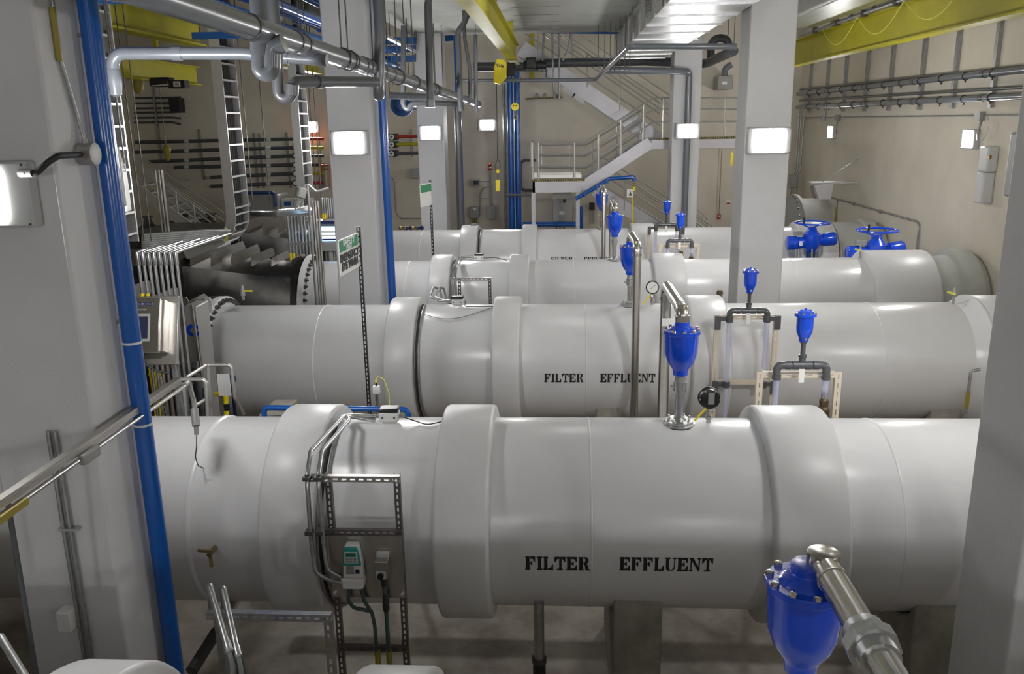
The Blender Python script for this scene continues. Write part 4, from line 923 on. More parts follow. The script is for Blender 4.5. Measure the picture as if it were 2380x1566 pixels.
ladder(15.75, 16.3, xc(680, 300, 15.75), xc(698, 300, 15.75), zof(710, 450, 15.75), 'farthest cable ladder, left of the lamp on the back wall', pitch=.225)
# curved foot of the middle ladder
t = thing('ladder_bend', 'curved aluminium foot of the middle cable ladder with a yellow sticker', 'cable ladder', P(540, 540, Y=12.2))
x0, x1 = xc(506, 300, 12.2), xc(529, 300, 12.2); zb = zof(545, 500, 12.2); wv = x1-x0
pts = [(x0, zb)]; R_ = .36; poly_o = []; poly_i = []
for k in range(13):
    a = (PI/2)*.78*k/12; poly_o.append((x1-(R_+wv)*(1-math.cos(a)), zb-(R_+wv)*math.sin(a))); poly_i.append((x0-R_*(1-math.cos(a)), zb-R_*math.sin(a)))
e_o = poly_o[-1]; e_i = poly_i[-1]; a = (PI/2)*.78; dx, dz = -math.sin(a), -math.cos(a)
poly_o.append((e_o[0]+dx*.5, e_o[1]+dz*.5)); poly_i.append((e_i[0]+dx*.5, e_i[1]+dz*.5))
for y in (12.2, 12.75):
    g = G(); n = len(poly_o)
    for k in range(n-1):
        q = [poly_o[k], poly_o[k+1], poly_i[k+1], poly_i[k]]; g.prism(q, (0, y-.012, 0), (1, 0, 0), (0, 0, 1), (0, 1, 0), .024)
    g.obj('side_rail', 'aluminium', t, flat=True)
for k in range(0, 13, 3): p = poly_o[k]; G().box((p[0]-.03, 12.475, p[1]), (.05, .55, .026)).obj('rung', 'aluminium', t)
k = 7; G().box(((poly_o[k][0]+poly_i[k][0])/2, 12.183, (poly_o[k][1]+poly_i[k][1])/2), (.10, .004, .2), M=Matrix.Rotation(math.radians(30), 3, 'Y')).obj('sticker', 'tag_yellow', t)
# caged lamp
c = P(700, 455, Y=14.0); t = thing('caged_lamp', 'grey caged work lamp tilted down beside the farthest cable ladder', 'lamp', c)
dr_ = Vector((-.32, -.1, -.94)).normalized()
G().lathe(c+Vector((.03, 0, .14)), dr_, [(0, .07), (.02, .095), (.16, .095), (.18, .08)], 20).obj('lamp_cap', 'box_grey', t)
g = G()
for k in range(8):
    a = k*PI/4; M_ = axM(c+Vector((.03, 0, .14))+dr_*.18, dr_); g.tube([M_ @ Vector((.075*math.cos(a), .075*math.sin(a), 0)), M_ @ Vector((.07*math.cos(a), .07*math.sin(a), .12)), M_ @ Vector((.03*math.cos(a), .03*math.sin(a), .2))], .004, 6)
for z, r in ((.05, .075), (.12, .07), (.2, .03)): g.torus(M_ @ Vector((0, 0, z)), dr_, r, .004, 20, 6)
g.obj('lamp_cage', 'galvanized_dull', t)
G().lathe(c+Vector((.03, 0, .14))+dr_*.16, dr_, [(0, .055), (.12, .055), (.17, .03)], 16).obj('lamp_globe', 'clear_glass', t)
G().tube([c+Vector((.05, 0, .14)), c+Vector((.12, 0, .2)), c+Vector((.25, .05, .06)), c+Vector((.45, .05, .12))], .02, 8, .05).obj('lamp_arm', 'box_grey', t)
G().cyl((c[0]+.12, c[1], 0), (c[0]+.12, c[1], c[2]+.2), .018, 8).obj('lamp_pole', 'box_grey', t)
# speaker hanging behind the blue pipe
c = P(287, 440, Y=7.5); t = thing('emergency_handset', 'pale plastic unit hanging behind the tall near blue pipe', 'device', (c[0], 7.5, c[2]-.2))
G().xbox(c[0]-.035, c[0]+.035, 7.45, 7.55, c[2]-.20, c[2]+.17).obj('case', 'white_plastic', t, bev=.02)
G().cyl((c[0]+.02, 7.54, c[2]-.1), (c[0]+.02, 7.54, ROOF_), .008, 6).obj('hanger_rod', 'bolt_dull', t)
G().lathe((c[0]-.01, 7.5, c[2]+.17), (0, 0, 1), [(0, .04), (.05, .045), (.11, .03), (.12, .01)], 16).obj('globe', 'clear_glass', t)

# ================================================================ floor level, bottom of the frame
x = P(1256, 1406, Y=7.1)[0]
t = thing('steel_post', 'shiny vertical steel pipe under the nearest whole pipe', 'pipe', (x, 5.95, 0))
x = P(1252, 1480, Y=5.9)[0]
G().cyl((x, 6.0, P(1252, 1530, Y=6.0)[2]), (x, 6.0, AXZ-.5), .042, 24).obj('pipe', 'galvanized', t)
G().cyl((x, 6.0, 0), (x, 6.0, P(1252, 1530, Y=6.0)[2]), .052, 20).obj('sleeve', 'rubber_black', t)
G().lathe((x, 6.0, P(1252, 1530, Y=6.0)[2]-.03), (0, 0, 1), [(0, .053), (.0, .06), (.04, .06), (.04, .043)], 20).obj('clamp', 'bolt_dull', t)
a = P(545, 1400, Z=.55); b = P(445, 1560, Z=.35)
t = thing('slanting_pipe', 'shiny slanting pipe on the floor behind the near blue pipe', 'pipe', b)
G().cyl(b, b+(a-b)*.55, .05, 20).obj('sleeve', 'pvc_dark', t); G().cyl(b+(a-b)*.5, a+(a-b)*.25, .045, 20).obj('pipe', 'stainless', t)
G().cyl(a+(a-b)*.2, a+(a-b)*.35, .07, 20).obj('socket', 'rubber_black', t)
Ys = 4.55
t = thing('floor_bracket', 'galvanized slotted channel bracket at the bottom, left of the instrument frame', 'bracket', (P(620, 1435, Y=Ys)[0], Ys, 0))
a = P(478, 1432, Y=Ys); b = P(768, 1438, Y=Ys)
G().strut(a, b, .05, .045, (0, -1, 0), .055, .032, .3).obj('channel', 'galvanized', t)
G().strut((b[0]-.03, Ys+.03, 0), (b[0]-.03, Ys+.03, b[2]+.01), .05, .045, (0, -1, 0), .06, .035, .3).obj('post', 'galvanized', t)
G().beam((a[0]+.06, Ys+.04, 0), (a[0]+.06, Ys+.04, a[2]-.02), .04, .04).obj('post', 'galvanized_dull', t)
for k, (xa, ya, xb, yb) in enumerate(((487, 1360, 530, 1508), (518, 1366, 552, 1520))):
    pts = [P(xa+6, ya+75, Y=Ys+.12), P(xa+1, ya+5, Y=Ys+.12), P(xa+1, ya+2, Y=Ys), P(xb, yb, Y=Ys-.38)]
    t = thing('conduit_stub', ('left' if k == 0 else 'right')+' of the two bright bent conduits at the bottom left', 'conduit', (pts[3]), 'bent conduit stubs')
    G().tube(pts, .021, 14, .05).obj('conduit', 'galvanized', t); d = (pts[3]-pts[2]).normalized()
    G().lathe(pts[3], d, [(-.05, .022), (-.048, .026), (0, .027), (.02, .03), (.03, .018)], 12).obj('connector', 'galvanized', t)
    G().tube([pts[3]+d*.02, pts[3]+d*.1+Vector((0, 0, -.02)), pts[3]+d*.16+Vector((-.03, 0, -.2)), pts[3]+d*.1+Vector((-.08, 0, -1.2))], .016, 10, .06).obj('flexible_conduit', 'galvanized_dull', t)
    G().tube([pts[3]+d*.02+Vector((.02, 0, 0)), pts[3]+d*.08+Vector((.03, 0, -.04)), pts[3]+d*.1+Vector((.01, 0, -.3))], .004, 6, .04).obj('ground_wire', 'cable_green', t)
# slab edge tray behind the saddles
G().xbox(-2.6, 5.8, 7.55, 7.75, .62, .66).obj('floor_tray', 'galvanized_dull', cat='tray', label='long low metal tray running behind the nearest whole pipe')
# dark machine pipe in the lower left corner
G().tube([P(0, 1478, Y=3.6), P(75, 1600, Y=3.4)], .02, 12).obj('grab_rail', 'galvanized_dull', cat='railing', label='slanting grab rail in the lower left corner')
G().tube([P(17, 1160, Y=3.9), P(90, 1600, Y=3.95)], .014, 10).obj('grey_downpipe', 'pvc_dark', cat='pipe', label='slim dark pipe at the lower left corner')
# ================================================================ overhead pipework
ROOF = 9.4
def roof_z(x): return 6.75 if -3.6 < x < 3.5 else ROOF
# the main drain running away from the viewer
mx, mz = -1.97, 0
q0 = P(582, 71, X=-1.97); q1 = P(1112, 242, X=-1.97)
zA = q0[2]+.02; slope = (q1[2]-.0-zA)/(q1[1]-q0[1])
def mz_at(y): return zA+slope*(y-q0[1])
t = thing('drain_pipe', 'long shiny grey drain pipe running from the top left away to the back', 'pipe', (-1.97, 2.4, mz_at(2.4)))
G().cyl((-1.97, 2.4, mz_at(2.4)), (-1.97, q1[1], mz_at(q1[1])), .078, 32).obj('pipe', 'pvc_light', t, sharp=60)
for y in (3.9, 5.62, 6.55, 6.75, 8.0, 8.35, 8.75, 8.95, 9.3, 9.7, 10.2, 11.9, 13.5, 13.8, 14.1, 16.9, 18.6, 18.9, q1[1]-.55, q1[1]-.25):
    G().lathe((-1.97, y, mz_at(y)), (0, 1, slope), [(-.03, .078), (-.029, .086), (.029, .086), (.03, .078)], 24, caps=False).obj('coupling', 'pvc_grey', t)
for k, (px, ) in enumerate(((795,), (810,), (868,), (925,), (962,), (1010,))):
    # rods hang at the depth where the drain shows at px
    lo, hi = 3, 22
    for _ in range(40):
        m_ = (lo+hi)/2; v = Vector((-1.97, m_, mz_at(m_)))-CAM; c = _vx*v[0]+_vy*v[1]+_dn*(-v[2])
        if 1190+F*c[0]/c[2] < px: lo = m_
        else: hi = m_
    y = lo; G().cyl((-1.97, y, mz_at(y)+.08), (-1.97, y, 6.75), .007, 8).obj('hanger_rod', 'bolt_dull', t)
    G().torus((-1.97, y, mz_at(y)), (0, 1, 0), .088, .008, 20, 6).obj('pipe_clamp', 'bolt_dull', t)
# P traps and their risers
def pipe_thing(pts, r, mt, label, bend=.1, cpl=(), cat='pipe', name='overhead_pipe', group=None, seg=16, rods=1):
    pts = [Vector(p) for p in pts]; t = thing(name, label, cat, pts[-1], group); G().tube(pts, r, seg, bend).obj('pipe', mt, t, sharp=60)
    if rods and max(p[2] for p in pts) < 6.7 and min(p[2] for p in pts) > .5:
        hi = max(pts, key=lambda p: p[2]); G().cyl(hi+Vector((0, 0, r*.5)), (hi[0], hi[1], roof_z(hi[0]) if hi[1] < 21.5 else ROOF), .008, 6).obj('hanger_rod', 'bolt_dull', t)
    for k in cpl:
        a, b = pts[k], pts[k+1]; d = (b-a).normalized(); m_ = (a+b)/2
        G().lathe(m_, d, [(-.04, r), (-.039, r+.008), (.039, r+.008), (.04, r)], seg, caps=False).obj('coupling', mt, t)
    return t
Y1 = 5.9
pipe_thing([(P(606, 40, Y=Y1)[0], Y1, 6.75), P(606, 60, Y=Y1), P(606, 168, Y=Y1), P(632, 168, Y=Y1), P(632, 110, Y=Y1), P(660, 100, Y=Y1)], .062, 'pvc_light', 'pale grey trap looping below the long drain pipe, left of centre', .06, (1,))
Y2 = 6.6
pipe_thing([(P(640, 40, Y=Y2)[0], Y2, 6.75), P(642, 100, Y=Y2), P(648, 228, Y=Y2), P(678, 228, Y=Y2), P(680, 190, Y=Y2), P(800, 190, Y=7.2), P(874, 190, Y=7.6)], .043, 'pvc_grey', 'dark grey trap with a long arm crossing before the second left column', .09, (3, 4))
pipe_thing([(P(882, 40, Y=9.2)[0], 9.2, 6.75), P(884, 60, Y=9.2), P(880, 222, Y=9.2), P(882, 222, Y=9.8), P(882, 150, Y=9.8)], .058, 'pvc_grey', 'dark grey trap hanging before the second left column edge', .1, ())
pipe_thing([P(262, 188, Y=6.9), P(262, 124, Y=6.9), P(560, 124, Y=7.0), P(760, 140, Y=7.0)], .05, 'pvc_light', 'pale grey pipe with an elbow, crossing from the tall blue pipe to the traps', .10, (1, 2))
G().lathe(P(262, 160, Y=6.9), (0, 0, -1), [(0, .052), (.02, .06), (.1, .06), (.2, .045), (.22, .01)], 20).obj('end_fitting', 'pvc_light', cat='fitting', label='pale rounded pipe end hanging beside the tall blue pipe')
for x_, ya in ((995, 11.2),):
    pipe_thing([(P(1004, 20, Y=ya)[0]+.1, ya, 6.75), P(994, 12, Y=ya), P(1000, 240, Y=ya)], .045, 'pvc_grey', 'dark grey riser before the farthest left column', .1)
    pipe_thing([P(1000, 232, Y=ya), P(1000, 250, Y=ya)], .062, 'pvc_light', 'pale rounded trap under the drain before the farthest left column', .1, name='pipe_trap', cat='trap')
pipe_thing([P(905, 222, Y=13.5), P(1000, 226, Y=13.8)], .055, 'pvc_light', 'short pale grey pipe between the two left columns', .1, (0,))
pipe_thing([P(938, 60, Y=14.5), P(937, 240, Y=14.5), P(946, 258, Y=14.5), P(957, 240, Y=14.5), P(985, 238, Y=14.6), P(1075, 242, Y=15.2)], .045, 'pvc_grey', 'dark trap and arm crossing before the farthest left column', .12)
pipe_thing([P(1096, 10, Y=15), P(1078, 55, Y=15), P(1064, 75, Y=15), P(1070, 240, Y=15), P(1073, 258, Y=15)], .05, 'pvc_grey', 'dark cranked riser left of the yellow hoist beam', .12)
pipe_thing([P(1078, 20, Y=17), P(1080, 90, Y=17), P(1092, 160, Y=17), P(1093, 232, Y=17)], .035, 'pvc_grey', 'slim dark riser left of the yellow hoist beam', .12)
pipe_thing([P(1105, 80, Y=18.4), P(1106, 240, Y=18.4), P(1108, 262, Y=18.4)], .04, 'pvc_light', 'slim pale trap at the far end of the drain', .12)
pipe_thing([P(1062, 245, Y=20.6), (P(1062, 245, Y=20.6)[0], 20.6, .0)], .085, 'pvc_grey', 'thick dark grey pipe down the side of the farthest left column', .1)
# blue verticals beside the columns
def blue_v(px, py, Y, r, ztop, label):
    x = P(px, py, Y=Y)[0]; t = thing('blue_pipe', label, 'pipe', (x, Y, 0), 'blue pipes beside the columns')
    G().cyl((x, Y, 0), (x, Y, ztop), r, 20).obj('pipe', 'blue_pipe', t, sharp=60)
    return x
x = blue_v(897, 400, 13.1, .062, 6.7, 'blue pipe up the side of the second left column')
blue_v(1070, 400, 21.2, .07, 6.7, 'blue pipe up the side of the farthest left column')
blue_v(1188, 400, 24.6, .085, 6.1, 'left pipe of the far blue pair left of the stairs')
blue_v(1204, 400, 24.6, .085, 6.1, 'right pipe of the far blue pair left of the stairs')
# blue pipe bank high in the left bay
for k, (ox, oz) in enumerate(((-3.95, 6.05), (-4.2, 6.1), (-4.45, 6.15), (-3.95, 6.35), (-4.2, 6.4), (-4.45, 6.45), (-4.7, 6.25), (-4.95, 6.35), (-4.7, 6.6), (-4.2, 6.75))):
    t = thing('blue_pipe', 'glossy dark blue pipe in the high bank of the left bay', 'pipe', (ox, 3, oz), 'bank of dark blue pipes overhead')
    G().cyl((ox, 2.5, oz), (ox, 21.5, oz), .055 if k % 3 else .07, 16).obj('pipe', 'blue_pipe' if k % 2 else 'blue_steel', t, sharp=60)
    for y in (7.5, 12, 16.5): G().lathe((ox, y, oz), (0, 1, 0), [(-.05, .06), (-.049, .085), (.049, .085), (.05, .06)], 16).obj('coupling', 'blue_pipe', t)
for y, z in ((8.6, 5.93), (12.2, 5.93), (15.4, 5.93), (17.5, 5.93), (20.6, 5.93)):
    t = thing('pipe_support', 'blue cross channel carrying the blue pipe bank', 'support', (-4.3, y, z), 'blue cross channels overhead')
    G().xbox(-5.1, -3.75, y-.04, y+.04, z-.05, z+.04).obj('channel', 'blue_steel', t)
    for x in (-5.0, -3.8): G().cyl((x, y, z), (x, y, ROOF), .009, 8).obj('hanger_rod', 'bolt_dull', t)
for y in (9, 10.2): G().beam((-6.9, y, 7.3), (-4.9, y, 7.3), .05, .05).obj('cross_strut', 'galvanized', cat='strut', label='thin galvanized cross strut high in the left bay', group='galvanized struts high in the left bay')
# other blue pieces between the left columns
for px0, px1, py, Y in ((888, 968, 96, 20.3), (890, 966, 115, 20.5), (890, 966, 138, 20.6), (1035, 1060, 90, 23)):
    a = P(px0, py, Y=Y); b = P(px1, py-2, Y=Y); t = thing('blue_channel', 'blue channel seen between the left columns', 'beam', a, 'blue channels between the columns'); G().beam(a, b, .12, .14).obj('channel', 'blue_steel', t)
    for q in (a, b): G().cyl(q, (q[0], q[1], roof_z(q[0]) if q[1] < 21.5 else ROOF), .009, 6).obj('hanger_rod', 'bolt_dull', t)
a = P(897, 85, Y=15); b = P(966, 120, Y=20.4); G().tube([a, b], .04, 10).obj('bright_pipe', 'galvanized', cat='pipe', label='bright slanting pipe between the left columns at the top')
c = P(934, 243, Y=20.2); G().lathe(c, (0, -1, 0), [(-6.5, .1), (-.1, .1), (-.1, .27), (0, .27), (.02, .2), (.12, .12), (.13, .05)], 24).obj('valve_disc', 'blue_dark', cat='valve', label='dark blue round valve end between the left columns')
G().box(P(700, 28, Y=19)+Vector((0, 0, .0)), (.9, 2.2, .3)).obj('return_air_box', 'slab_concrete', cat='duct', label='pale boxed duct high behind the blue pipes')
# thin hanger rods
for px, py0, py1, Y in ((335, 20, 560, 10.2), (352, 70, 560, 11), (563, 150, 330, 14), (590, 120, 500, 15.5), (628, 190, 480, 18), (697, 0, 95, 12), (710, 0, 95, 12.2), (747, 180, 460, 17), (735, 150, 440, 19), (1157, 190, 372, 22)):
    if px == 1157: continue
    x = P(px, py1, Y=Y)[0]; z0 = P(px, py1, Y=Y)[2]
    G().cyl((x, Y, z0), (x, Y, roof_z(x)), .0075 if Y < 14 else .011, 6).obj('hanger_rod', 'bolt_dull', cat='rod', label='thin dark rod hanging from the roof in the left bay', group='thin rods hanging in the left bay')
for px, Y in ((912, 17), (925, 17.4), (951, 18), (963, 16), (1012, 19), (1030, 19.4), (1390, 20), (1405, 19.6), (1418, 19.2), (1428, 20.3), (1440, 19), (1452, 18.4), (1463, 18)):
    a = P(px, 165 if px > 1300 else 200, Y=Y); G().cyl(a, (a[0], Y, 6.76), .009, 6).obj('hanger_rod', 'bolt_dull', cat='rod', label='thin dark rod hanging from the slab'+(' beside the big duct' if px > 1300 else ' near the farthest left column'), group='thin rods hanging '+('beside the big duct' if px > 1300 else 'near the far left column'))

# ================================================================ yellow hoist beams
t = thing('hoist_beam', 'yellow hoist beam running away overhead at the centre', 'beam', (-1.02, 2.0, 6.0), 'yellow overhead hoist beams')
G().ibeam((-1.03, 2.0, 6.0), (-1.03, 21.0, 6.0), .20, .42, .022, .02).obj('beam', 'beam_yellow', t, flat=True)
for y in (4, 9, 14, 19): G().xbox(-1.09, -.97, y-.04, y+.04, 6.42, 6.75).obj('hanger_bracket', 'beam_yellow', t)
G().xbox(-.86, -.74, 26.55, 26.7, 5.9, 7.4).obj('yellow_post', 'beam_yellow', cat='post', label='yellow steel post on the back wall beyond the centre beam', group=None)
t = thing('hoist_beam', 'deep yellow hoist beam at the top right', 'beam', (6.05, 4, 6.0), 'yellow overhead hoist beams')
G().ibeam((6.05, 4.0, 5.95), (6.05, 24.5, 5.95), .26, .62, .03, .03).obj('beam', 'beam_yellow', t, flat=True)
for y in (9, 14.5, 20): G().xbox(6.0, 6.1, y-.05, y+.05, 6.57, ROOF).obj('hanger_bracket', 'beam_yellow', t)
t = thing('hoist_beam', 'yellow hoist beam high in the left bay behind the grey pipes', 'beam', (-6.05, 4, 6.0), 'yellow overhead hoist beams')
G().ibeam((-6.05, 3.0, 6.0), (-6.05, 14.7, 6.0), .26, .60, .03, .03).obj('beam', 'beam_yellow', t, flat=True)
for y in (5, 10, 14): G().xbox(-6.1, -6.0, y-.05, y+.05, 6.6, ROOF).obj('hanger_bracket', 'beam_yellow', t)
xb = P(430, 196, Y=23.5)[0]; zb = P(430, 196, Y=23.5)[2]
t = thing('hoist_beam', 'far yellow hoist beam in the dark left bay carrying a black hoist', 'beam', (xb, 15, zb), 'yellow overhead hoist beams')
G().ibeam((xb, 14, zb), (xb, 24.3, zb), .26, .5, .03, .03).obj('beam', 'beam_yellow', t, flat=True)
for y in (16, 22): G().xbox(xb-.05, xb+.05, y-.05, y+.05, zb+.5, ROOF).obj('hanger_bracket', 'beam_yellow', t)
for Xb, pa, pb in ((P(718, 185, Y=24)[0], 18, 25),):
    t = thing('hoist_beam', 'short yellow beam end behind the cable ladder', 'beam', (Xb, pa, 5.8), 'yellow overhead hoist beams'); z = P(720, 168, Y=24)[2]
    G().ibeam((Xb, pa+3, z), (Xb, pb, z), .3, .5, .03, .03).obj('beam', 'beam_yellow', t, flat=True)
#
# centre hoist
def zc(px, py, Y): return P(px, py, Y=Y)
Yh = 19.6
c = zc(1163, 165, Yh); t = thing('chain_hoist', 'yellow and black electric chain hoist under the centre beam', 'hoist', c-Vector((0, 0, .25)))
b = G().prism([(-.12, -.27), (.02, -.28), (.15, -.12), (.14, .16), (.08, .24), (-.10, .24), (-.14, .05)], c+Vector((0, -.15, 0)), (1, 0, -.12), (.12, 0, 1), (0, 1, 0), .3).obj('hoist_case', 'yellow_bright', t, bev=.02)
text_obj('Yale', .10, axM(c+Vector((0.0, -.153, .10)), (0, -1, 0), (1, 0, -.12)), 'ink_black', t, .002)
G().xbox(c[0]+.15, c[0]+.34, Yh-.14, Yh+.16, c[2]-.12, c[2]+.16).obj('motor', 'black', t, bev=.02)
e = zc(1238, 150, Yh); G().xbox(e[0]-.15, e[0]+.08, Yh-.2, Yh+.2, e[2]-.10, e[2]+.14).obj('trolley', 'black', t, bev=.03)
G().cyl(e+Vector((-.2, 0, .0)), e+Vector((.3, 0, -.02)), .09, 16).obj('trolley_motor', 'black', t); G().beam(e+Vector((-.5, 0, -.12)), e+Vector((.33, 0, -.14)), .04, .03).obj('tie_bar', 'black', t)
G().beam(e+Vector((.30, 0, -.1)), e+Vector((.30, 0, -.28)), .03, .03).obj('stop_arm', 'black', t)
G().tube([zc(1210, 178, Yh), zc(1208, 205, Yh), zc(1199, 240, Yh)], .010, 6).obj('load_chain', 'bolt_dull', t)
c2 = zc(1197, 248, Yh); G().lathe(c2+Vector((0, .05, 0)), (0, -1, 0), [(0, .05), (.01, .085), (.09, .085), (.10, .05)], 20).obj('hook_block', 'yellow_bright', t)
for dx in (-.03, .03): G().cyl(c2+Vector((dx, -.055, .02)), c2+Vector((dx, -.06, .02)), .016, 10).obj('rivet', 'black', t)
G().tube([c2+Vector((0, 0, -.08)), c2+Vector((0, 0, -.16)), c2+Vector((.04, 0, -.2)), c2+Vector((.03, 0, -.27)), c2+Vector((-.02, 0, -.26))], .013, 8, .03).obj('hook', 'yellow_hazard', t)
G().tube([zc(1154, 185, Yh), zc(1156, 370, Yh), zc(1150, 385, Yh), zc(1152, 398, Yh), zc(1162, 396, Yh), zc(1163, 380, Yh), zc(1158, 372, Yh)], .008, 6, .03).obj('pendant_cable', 'cable_dark', t)
for py, h_, w_ in ((398, .09, .07), (431, .26, .10)):
    c = zc(1157, py, Yh); G().box(c, (w_, .06, h_)).obj('pendant', 'yellow_bright', t, bev=.015)
G().cyl(zc(1157, 403, Yh), zc(1157, 418, Yh), .01, 6).obj('pendant_link', 'cable_dark', t)
c = P(380, 190, Y=21); t = thing('chain_hoist', 'black hoist with a pale label in the dark left bay', 'hoist', c-Vector((0, 0, .25)))
G().xbox(c[0]-.28, c[0]+.22, 20.8, 21.2, c[2]-.12, c[2]+.10).obj('motor', 'black', t, bev=.05); G().xbox(c[0]+.2, c[0]+.6, 20.8, 21.1, c[2]-.16, c[2]+.02).obj('control_box', 'black', t)
G().box((c[0]+.42, 20.79, c[2]-.07), (.17, .01, .12)).obj('label_plate', 'sign_white', t); G().box((c[0]+.42, 20.783, c[2]-.07), (.11, .004, .07)).obj('label_print', 'box_grey', t)
G().beam((c[0]-.2, 20.78, c[2]-.1), (c[0]+.22, 20.78, c[2]-.08), .02, .03).obj('bright_bar', 'aluminium', t)
G().lathe(c+Vector((-.65, 0, -.05)), (0, 0, -1), [(-.1, .12), (0, .14), (.12, .12), (.22, .05)], 16).obj('hook_block', 'yellow_hazard', t)
c = P(388, 355, Y=22); t = thing('hook_block', 'yellow hook block hanging on a chain in the dark left bay', 'hook', c); G().lathe(c, (0, 0, 1), [(-.2, .03), (-.1, .07), (0, .09), (.08, .11), (.16, .08), (.2, .03)], 12).obj('block', 'yellow_hazard', t)
G().cyl(c+Vector((0, 0, .2)), c+Vector((0, 0, 1.7)), .01, 6).obj('chain', 'bolt_dull', t)

# ================================================================ ducts
hb = 1.45; zb = CAM[2]+hb; Xl, Xr_ = 1.40, 2.57
t = thing('air_duct', 'large bright metal air duct overhead right of centre', 'duct', (2, 3, zb))
G().xbox(Xl, Xr_, 5.0, 21.9, zb, zb+.52).obj('duct_body', 'duct_metal', t, flat=True)
y = 5.6
while y < 21.9:
    g = G().xbox(Xl-.025, Xr_+.025, y-.012, y+.012, zb-.025, zb+.545); g.obj('duct_joint', 'galvanized', t, flat=True); y += 1.25
for y in (9.0, 12.0, 14.1, 16.4):
    gr = G().xbox(Xl-.03, Xl-.0, y-.35, y+.35, zb+.12, zb+.42).obj('grille', 'box_grey', t)
    for k in range(6): G().xbox(Xl-.036, Xl-.028, y-.31, y+.31, zb+.15+.042*k, zb+.17+.042*k).obj('louvre', 'black', gr)
for y in (7, 12, 17, 21.3): G().cyl((Xl-.03, y, zb-.01), (Xl-.03, y, 6.75), .007, 6).obj('hanger_rod', 'bolt_dull', t)
t = thing('air_duct', 'foil wrapped duct with louvred grilles above the right yellow beam', 'duct', (5.2, 5, 6.6))
G().xbox(4.72, 5.75, 6.0, 20.5, 6.62, 7.3).obj('duct_body', 'foil', t, bev=.06)
for y in (10.9, 11.9, 13.4):
    gr = G().xbox(4.66, 4.73, y-.42, y+.42, 6.72, 7.2).obj('grille', 'galvanized', t)
    g2 = G().xbox(4.64, 4.67, y-.36, y+.36, 6.77, 7.15).obj('grille_core', 'box_grey', gr)
t = thing('conduit_run', 'conduit with clamps along the top of the right yellow beam', 'conduit', (5.88, 8, 6.6))
G().cyl((5.85, 6, 6.60), (5.85, 22, 6.60), .035, 12).obj('conduit', 'galvanized_dull', t)
for k in range(9): y = 8+1.6*k; G().xbox(5.80, 5.90, y-.05, y+.05, 6.53, 6.66).obj('clamp', 'bolt_dull', t)
for k in range(5):
    y0, y1 = 8.6+2.3*k, 10.9+2.3*k; pts = [(5.80, y0+(y1-y0)*f, 6.57-.42*math.sin(PI*f)-.02*f) for f in [i/12 for i in range(13)]]
    G().tube(pts, .007, 6).obj('festoon_cable', 'tag_yellow', cat='cable', label='thin yellow cable drooping over the right yellow beam', group='festoon cables on the right yellow beam')
# grey pipes along the duct
zd = 5.52
pipe_thing([P(1060, 188, Y=20.3), P(1385, 185, Y=20.3), P(1404, 165, Y=19.0), P(1462, 108, Y=12.6), P(1712, 108, Y=12.6)], .042, 'pvc_light', 'pale grey pipe crossing the hall and following the lower duct edge', .12, rods=0)
pipe_thing([P(1402, 163, Y=20.4), P(1590, 166, Y=20.5), (P(1602, 180, Y=20.7)[0], 20.72, P(1602, 166, Y=20.6)[2]), (P(1602, 180, Y=20.7)[0], 20.72, 0)], .075, 'pvc_light', 'grey pipe crossing and turning down the far right column', .25, rods=0)
pipe_thing([P(1100, 155, Y=22.5), P(1240, 155, Y=22.5), P(1265, 147, Y=22.5), P(1500, 142, Y=22.5), P(1640, 148, Y=22.5), P(1705, 118, Y=20.0)], .11, 'pvc_dark', 'thick dark pipe crossing behind the big duct', .2)
pipe_thing([P(1652, 148, Y=22.4), P(1652, 90, Y=22.4), P(1692, 88, Y=22.4), P(1694, 120, Y=22.4)], .10, 'pvc_dark', 'thick dark pipe loop right of the far column', .25)
# blue channel line across the top
zq = P(1300, 77, Y=21.9)[2]
t = thing('blue_channel_line', 'long thin blue channel across the top with rods', 'beam', (1, 21.9, zq))
G().beam(P(1180, 74, Y=21.9), P(1445, 77, Y=21.9), .06, .05).obj('channel', 'blue_steel', t); G().cyl(P(1317, 0, Y=21.9), P(1317, 72, Y=21.9), .02, 8).obj('drop_pipe', 'galvanized_dull', t)
c = P(1318, 68, Y=21.9); G().cyl(c-Vector((0, 0, .1)), c+Vector((0, 0, .1)), .045, 10).obj('sprinkler_head', 'red', t)
for px in (1200, 1225, 1250, 1275, 1292, 1340, 1362, 1395, 1420):
    c = P(px, 74, Y=21.9); G().cyl(c, c+Vector((0, 0, .15)), .01, 6).obj('rod', 'bolt_dull', t)
for px, py1, bx in ((1262, 118, 1258), (1300, 160, 1300), (1310, 225, 1310), (1326, 85, 1318), (1282, 120, 1270)):
    pass
for k, (a, b, c) in enumerate((((1266, 76), (1262, 110), (1260, 170)), ((1284, 76), (1284, 130), (1288, 228)), ((1300, 76), (1300, 150), (1300, 228)), ((1327, 76), (1320, 115), (1308, 140)))):
    pipe_thing([P(*a, Y=22.1), P(*b, Y=22.1), P(*c, Y=22.1)], .022, 'galvanized_dull', 'thin conduit dropping from the blue channel line', .2, group='thin conduits dropping before the upper stairs')
t = thing('spigot_header', 'row of small valves on a thin header before the back wall', 'valve', P(1260, 228, Y=26.66))
G().cyl(P(1222, 230, Y=26.66), P(1306, 226, Y=26.66), .025, 8).obj('header', 'brass', t)
for px in (1248, 1266, 1290, 1300): c = P(px, 224, Y=26.64); G().lathe(c, (0, 0, 1), [(-.05, .03), (0, .06), (.05, .06), (.09, .02)], 10).obj('valve', 'box_grey', t)
